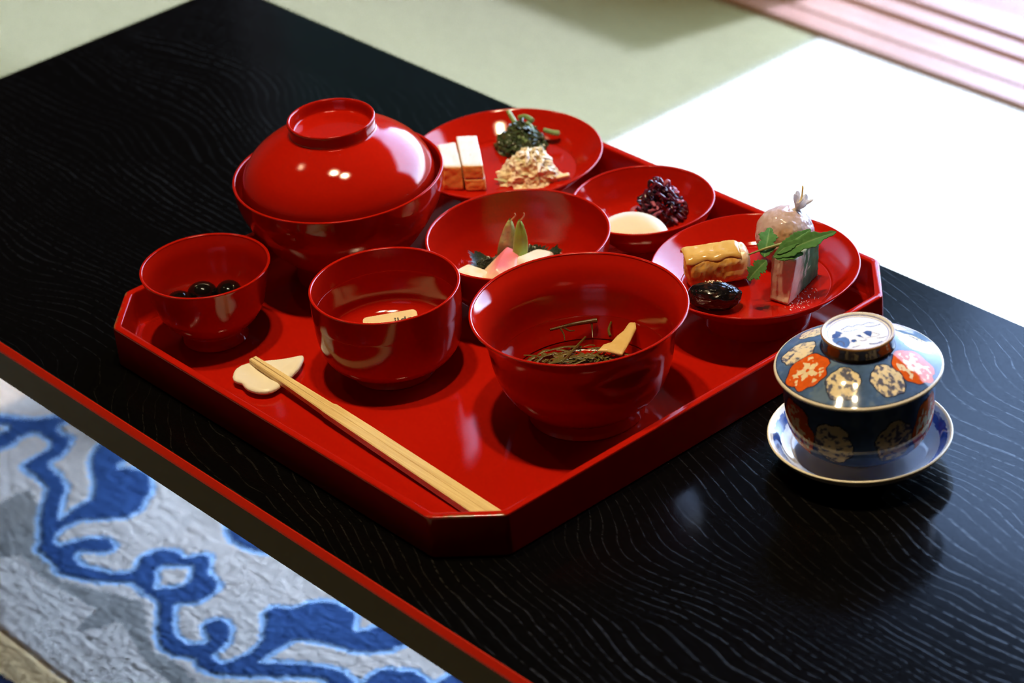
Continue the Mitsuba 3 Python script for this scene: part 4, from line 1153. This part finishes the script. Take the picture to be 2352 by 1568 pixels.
# ================================================================= CHOPSTICKS AND REST
REST = np.array([[-75.2, -158.0], [-80.7, -151.9], [-81.9, -145.4], [-79.3, -139.0], [-74.7, -132.4], [-66.9, -122.2], [-62.3, -113.4], [-59.9, -112.7], [-56.8, -115.5], [-51.8, -122.2], [-48.6, -128.9], [-45.2, -138.8], [-43.0, -145.7], [-43.1, -151.8], [-46.6, -156.7], [-52.0, -159.5], [-58.1, -160.1], [-64.2, -158.6], [-67.1, -159.2], [-70.9, -159.8]]) / 1000
po = Polygon(catmull(np.vstack([REST, REST[:1]]), 5)).buffer(0)
m = pillow(po, lambda d, x, y: ZF + 0.0052 + 0.0012 * (1 - np.exp(-d / 0.0009)) - 0.0011 * ss(0.002, 0.012, d), lambda d, x, y: ZF + 0.0038 - 0.0036 * ss(0.0, 0.0045, d), 0.0012)
put('chopstick_rest', m, 'rest_glaze', 50)
tag('chopstick_rest', 'white petal-shaped ceramic chopstick rest on the red tray', 'chopstick rest')


def stick(side):
    # side -1: towards the tray's near rim, +1: towards the cups
    p0, p1 = np.array([-0.0785, -0.1392]), np.array([0.1650, -0.1478])
    d = (p1 - p0) / np.linalg.norm(p1 - p0); nrm = np.array([-d[1], d[0]])
    L = np.linalg.norm(p1 - p0)
    rings = []
    for s, w, h, gap in [(0.0, 0.0021, 0.0030, 0.0006), (0.0008, 0.0027, 0.0038, 0.0004), (0.040, 0.0037, 0.0042, 0.0002), (0.0815, 0.0049, 0.0046, 0.00008), (0.0835, 0.0055, 0.0050, 0.00006), (0.12, 0.0060, 0.0054, 0.00004), (L, 0.0069, 0.0058, 0.00004)]:
        c = p0 + d * s
        zb = ZF + 0.0060 * (1 - s / L) ** 1.0 + 0.0002
        i0, i1 = gap / 2, gap / 2 + w
        b = 0.0006 if s > 0 else 0.0009
        q = [(i0 + b * 0.4, 0), (i1 - b, 0), (i1, b), (i1, h - b), (i1 - b, h), (i0 + b * 0.4, h), (i0, h - b * 0.4), (i0, b * 0.4)]
        ring = np.array([np.r_[c + nrm * side * a, zb + z] for a, z in q])
        if side < 0: ring = ring[::-1]
        rings.append(ring)
    m = loft(rings)
    if m.volume < 0: m = trimesh.Trimesh(m.vertices, m.faces[:, ::-1], process=False)
    return m


put('chopsticks__stick', stick(-1), 'bamboo', False)
put('chopsticks__stick', stick(1), 'bamboo', False)
tag('chopsticks', 'pair of pale disposable bamboo chopsticks resting on the white rest', 'chopsticks')

# ================================================================= TEA CUP
TC = np.array([0.2710, 0.0468])
TP = (TC[0], TC[1], TZ)


def revolve_grid(profile_pts, n):
    p = np.asarray(profile_pts, float)
    a = np.arange(n + 1) * 2 * np.pi / n
    P = np.dstack([p[:, 0][:, None] * np.cos(a), p[:, 0][:, None] * np.sin(a), np.broadcast_to(p[:, 1][:, None], (len(p), n + 1))])
    return P, np.broadcast_to(a, P.shape[:2])


def dense(runs, step):
    out = []
    for r in runs:
        c = catmull(r, 24) if len(r) > 2 else np.array(r, float)
        s = np.r_[0, np.cumsum(np.linalg.norm(np.diff(c, axis=0), axis=1))]
        k = max(2, int(s[-1] / step) + 1)
        t = np.linspace(0, s[-1], k)
        q = np.c_[np.interp(t, s, c[:, 0]), np.interp(t, s, c[:, 1])]
        out.append(q if not out else q[1:])
    return np.vstack(out)


NAVY, GROUND, CREAM, RED = np.array((0.010, 0.014, 0.045)), np.array((0.065, 0.125, 0.27)), np.array((0.82, 0.70, 0.47)), np.array((0.66, 0.105, 0.014))


def medallions(X, Y, reds, creams, rad, seed):
    """X, Y: unrolled surface coordinates in metres; returns colours. reds, creams: centres."""
    P3 = np.c_[X, Y, np.zeros(len(X))]
    w = meshkit.fbm(P3 * 160, 3, seed)
    w2 = meshkit.fbm(P3 * 520, 3, seed + 1)
    col = lerp(GROUND * 0.75, GROUND * 1.35, w[:, None]) * (0.85 + 0.3 * w2[:, None])
    col = lerp(col, np.array((0.20, 0.26, 0.28)), (ss(0.60, 0.74, w) * 0.35)[:, None])

    def polar(c):
        dx, dy = X - c[0], Y - c[1]
        return np.hypot(dx, dy), np.arctan2(dy, dx), dx, dy
    for i, c in enumerate(creams):
        r, ph, dx, dy = polar(c)
        edge = rad * 0.80 * (1 + 0.05 * np.sin(5 * ph + i) + 0.02 * np.sin(11 * ph))
        inside = r < edge
        base = np.broadcast_to(CREAM, (len(X), 3)) * (0.94 + 0.1 * w2[:, None])
        f = meshkit.fbm(P3 * np.array([430, 640, 1]) + i * 3.7, 4, seed + 5 + i)
        base = lerp(base, (0.04, 0.06, 0.17), ss(0.555, 0.60, f)[:, None] * 0.9)
        base = lerp(base, (0.10, 0.13, 0.26), (ss(0.49, 0.545, f) * ss(0.56, 0.545, f))[:, None] * 0.5)
        col = np.where(inside[:, None], base, col)
        col = np.where((np.abs(r - edge) < 0.00030)[:, None], NAVY, col)
    for i, c in enumerate(reds):
        r, ph, dx, dy = polar(c)
        edge = rad * (1 + 0.05 * np.sin(6 * ph + 1 + i) + 0.05 * np.sin(9 * ph) * (np.sin(ph * 1.0 + 2) > 0.3))
        inside = r < edge
        base = np.broadcast_to(RED, (len(X), 3)) * (0.85 + 0.3 * w2[:, None])
        pet = r < rad * 0.50 * (0.80 + 0.20 * np.cos(5 * ph + 0.4) + 0.08 * np.sin(13 * ph))
        ctr = r < rad * 0.09
        f = meshkit.noise(np.c_[dx * 620, dy * 620, np.full(len(X), i)], seed + 9)
        spr = (r > rad * 0.46) & (r < rad * 0.82) & (f > 0.60) & (np.sin(3 * ph + i * 2) > -0.55)
        vein = (np.abs(np.cos(2.5 * ph + 0.2)) < 0.12) & (r < rad * 0.36)
        base = np.where((pet & ~ctr & ~vein)[:, None], CREAM * 0.98, base)
        base = np.where(spr[:, None], CREAM * 0.95, base)
        col = np.where(inside[:, None], base, col)
        col = np.where((np.abs(r - edge) < 0.00032)[:, None], NAVY, col)
    return col


def close_caps(P):
    return sheet(P)


# saucer
sr = [[(0, 0.0022), (0.024, 0.0022)], [(0.024, 0.0022), (0.0245, 0.0)], [(0.0245, 0.0), (0.0270, 0.0)], [(0.0270, 0.0), (0.0280, 0.0035)], [(0.0280, 0.0035), (0.040, 0.0070), (0.0500, 0.0135), (0.0536, 0.0178)],
      [(0.0536, 0.0178), (0.0543, 0.0188), (0.0540, 0.0196), (0.0530, 0.0196)], [(0.0530, 0.0196), (0.0500, 0.0165), (0.0455, 0.0120), (0.0400, 0.0090)], [(0.0400, 0.0090), (0.0280, 0.0072), (0.0, 0.0068)]]
pp = dense(sr, 0.0007)
P, a = revolve_grid(pp, 300)
idx = np.arange(len(pp))
inner = idx > np.argmax(pp[:, 1])
r_ = np.broadcast_to(np.hypot(P[..., 0], P[..., 1]), P.shape[:2])
col = np.broadcast_to(np.array((0.80, 0.81, 0.83)), P.shape).copy()
nn_ = meshkit.noise(np.dstack([P[..., 0] * 300, P[..., 1] * 300, P[..., 2]]), 4)
bandm = inner[:, None] & (r_ > 0.0462 + 0.0004 * (nn_ - 0.5)) & (r_ < 0.0506 + 0.0003 * (nn_ - 0.5))
col[bandm] = lerp((0.018, 0.05, 0.27), (0.05, 0.11, 0.40), nn_[bandm][:, None])
rimm = (pp[:, 0] > 0.0522)
col[rimm] = (0.80, 0.74, 0.60)
m = sheet(P)
put('tea_saucer', move(m, TP), 'porcelain', True, color=col.reshape(-1, 3))
tag('tea_saucer', 'white porcelain saucer with a blue band under the lidded tea cup', 'saucer')

# cup body
zc0 = 0.0076
cb = [[(0, zc0 + 0.001), (0.0195, zc0 + 0.001)], [(0.0195, zc0 + 0.001), (0.0200, zc0)], [(0.0200, zc0), (0.0218, zc0)], [(0.0218, zc0), (0.0224, zc0 + 0.0035)],
      [(0.0224, zc0 + 0.0035), (0.0300, 0.0135), (0.0378, 0.0200), (0.0420, 0.0285), (0.0434, 0.0380), (0.0438, 0.0500), (0.0438, 0.0600)],
      [(0.0438, 0.0600), (0.0436, 0.0612), (0.0428, 0.0612), (0.0422, 0.0600)], [(0.0422, 0.0600), (0.0416, 0.0400), (0.0350, 0.0220), (0.0, 0.0150)]]
pp = dense(cb, 0.0005)
P, a = revolve_grid(pp, 420)
s_out = np.r_[0, np.cumsum(np.linalg.norm(np.diff(pp, axis=0), axis=1))]
it = int(np.argmax(pp[:, 1]))
Rm_ = 0.0435
X = (np.mod(a + math.pi, 2 * math.pi) - math.pi) * Rm_
Y = np.broadcast_to((s_out - s_out[it])[:, None], X.shape)
red_a = [16.4, -104.5, 136.0]
def unroll(d): return (math.radians(d) + math.pi) % (2 * math.pi) - math.pi
reds = [(unroll(q) * Rm_, -0.0250) for q in red_a]
creams = [(unroll(q + s) * Rm_, -0.0260) for q in red_a for s in (-36, 36)]
creams += [(c[0] - 2 * math.pi * Rm_, c[1]) for c in creams if c[0] > 0.11] + [(c[0] + 2 * math.pi * Rm_, c[1]) for c in creams if c[0] < -0.11]
col = medallions(X.ravel(), Y.ravel() * 0.80 - 0.005, reds, creams, 0.0150, 300).reshape(P.shape)
foot_i = np.arange(len(pp)) < int(np.argmin(np.abs(pp[:, 0] - 0.0300) + (pp[:, 1] > 0.02) + (np.arange(len(pp)) > it)))
col[foot_i] = (0.62, 0.60, 0.58)
lowz = (pp[:, 1] < 0.0165) & (np.arange(len(pp)) < it)
col[lowz & ~foot_i] = (0.03, 0.04, 0.12)
col[np.arange(len(pp)) > it + 1] = (0.80, 0.80, 0.80)
put('tea_cup', move(sheet(P), TP), 'porcelain', True, color=col.reshape(-1, 3))
tag('tea_cup', 'dark blue porcelain tea cup painted with cream and red medallions on the saucer', 'cup')

# cup lid
lr = [[(0, 0.0605), (0.0405, 0.0605)], [(0.0405, 0.0605), (0.0412, 0.0632)], [(0.0412, 0.0632), (0.0470, 0.0632)], [(0.0470, 0.0632), (0.0484, 0.0634), (0.0489, 0.0642), (0.0487, 0.0652), (0.0480, 0.0657)],
      [(0.0480, 0.0657), (0.0420, 0.0688), (0.0330, 0.0738), (0.0260, 0.0768), (0.0212, 0.0782)]]
pp = dense(lr, 0.00026)
P, a = revolve_grid(pp, 1200)
r_ = np.hypot(P[..., 0], P[..., 1])
X, Y = P[..., 0], P[..., 1]
q = lambda d, r: (r * math.cos(math.radians(d)), r * math.sin(math.radians(d)))
reds = [q(d, 0.0345) for d in red_a]
creams = [q(d + s, 0.0342) for d in red_a for s in (-35, 42)]
top_i = np.arange(len(pp)) > int(np.argmax(pp[:, 0]))
col = np.broadcast_to(np.array((0.72, 0.66, 0.55)), P.shape).copy()
sub = top_i[:, None] & (r_ < 0.0474)
col[sub] = medallions(X[sub], Y[sub], reds, creams, 0.0124, 320)
ln_ = top_i[:, None] & (np.abs(r_ - 0.0474) < 0.0002)
col[ln_] = NAVY
ln_ = top_i[:, None] & (r_ < 0.0222)
col[ln_] = NAVY
put('porcelain_lid__cover', move(sheet(P), TP), 'porcelain', True, color=col.reshape(-1, 3))
# ring knob
kr = [[(0.0212, 0.0776), (0.0206, 0.0800), (0.0208, 0.0840), (0.0214, 0.0866)], [(0.0214, 0.0866), (0.0212, 0.0874), (0.0206, 0.0877), (0.0199, 0.0874)], [(0.0199, 0.0874), (0.0190, 0.0864), (0.0176, 0.0860)], [(0.0176, 0.0860), (0.0, 0.0858)]]
pp = dense(kr, 0.00025)
P, a = revolve_grid(pp, 420)
col = np.broadcast_to(np.array((0.82, 0.83, 0.86)), P.shape).copy()
out_i = np.arange(len(pp)) < int(np.argmax(pp[:, 1])) - 2
col[out_i] = (0.085, 0.040, 0.020)
rim_i = (pp[:, 1] > 0.0864) & (pp[:, 0] > 0.0204)
col[rim_i] = (0.30, 0.16, 0.07)
# painted landscape, in the knob's own plane
ca, sa = math.cos(YAW), math.sin(YAW)
lx = P[..., 0] * ca + P[..., 1] * sa
ly = -P[..., 0] * sa + P[..., 1] * ca
ins = (np.arange(len(pp)) > int(np.argmax(pp[:, 1])) + 1)[:, None] & np.ones(P.shape[:2], bool)
r_ = np.hypot(P[..., 0], P[..., 1])
for r0, hw, c in [(0.0190, 0.0004, (0.22, 0.24, 0.50)), (0.0174, 0.00028, (0.30, 0.34, 0.66))]:
    col[ins & (np.abs(r_ - r0) < hw)] = c
pts_ = shapely.points(np.c_[lx.ravel(), ly.ravel()])
def paint(g, c):
    mk = shapely.contains(g, pts_).reshape(lx.shape) & ins
    col[mk] = c
k_ = 0.0185 / 870
def Q(L): return [((x - 1165) * k_, (700 - y) * 0.0185 / 450) for x, y in L]
def stroke(L, w, c): paint(LineString(catmull(Q(L), 6)).buffer(w * 1.35), np.array(c) * 0.75)
BL1, BL2, INK = (0.035, 0.07, 0.26), (0.07, 0.15, 0.40), (0.10, 0.11, 0.22)
paint(Polygon(Q([(440, 800), (520, 760), (640, 770), (800, 760), (880, 830), (890, 930), (820, 1020), (740, 1060), (620, 1010), (520, 940), (450, 870)])), BL2)
paint(Polygon(Q([(440, 770), (470, 680), (560, 650), (590, 585), (680, 610), (770, 660), (700, 690), (690, 730), (600, 770), (520, 780)])), BL1)
stroke([(520, 930), (600, 870), (680, 890), (720, 950), (690, 1000)], 0.00030, INK)
stroke([(740, 575), (850, 530), (960, 490), (1070, 515), (1200, 475), (1360, 490), (1500, 450), (1680, 475)], 0.00028, (0.16, 0.18, 0.32))
stroke([(1400, 540), (1560, 560), (1700, 545), (1830, 520)], 0.00032, (0.16, 0.18, 0.36))
stroke([(790, 615), (930, 625), (1080, 610), (1200, 590)], 0.00030, (0.22, 0.25, 0.48))
paint(Polygon(Q([(1300, 690), (1420, 650), (1545, 680), (1520, 760), (1470, 830), (1370, 760)])), BL1)
paint(Polygon(Q([(1080, 745), (1200, 740), (1290, 840), (1180, 800)])), BL1)
paint(Polygon(Q([(915, 890), (960, 850), (1050, 850), (1085, 900), (1000, 930), (930, 920)])), BL1)
stroke([(1560, 720), (1720, 785), (1640, 820), (1500, 830), (1300, 850)], 0.00014, INK)
stroke([(1165, 900), (1250, 910), (1340, 890)], 0.00028, (0.2, 0.22, 0.45))
stroke([(1640, 880), (1760, 880), (1880, 860)], 0.00028, (0.12, 0.14, 0.34))
stroke([(1390, 1010), (1560, 1020), (1720, 980)], 0.00045, (0.16, 0.20, 0.48))
stroke([(910, 1060), (1000, 1050), (1100, 1030)], 0.00032, (0.2, 0.22, 0.4))
put('porcelain_lid__knob', move(sheet(P), TP), 'porcelain', True, color=col.reshape(-1, 3))
labels['porcelain_lid__knob'] = {'label': 'brown-edged ring knob with a blue landscape'}
tag('porcelain_lid', 'blue porcelain lid with red flower medallions and a ring knob on the tea cup', 'lid')
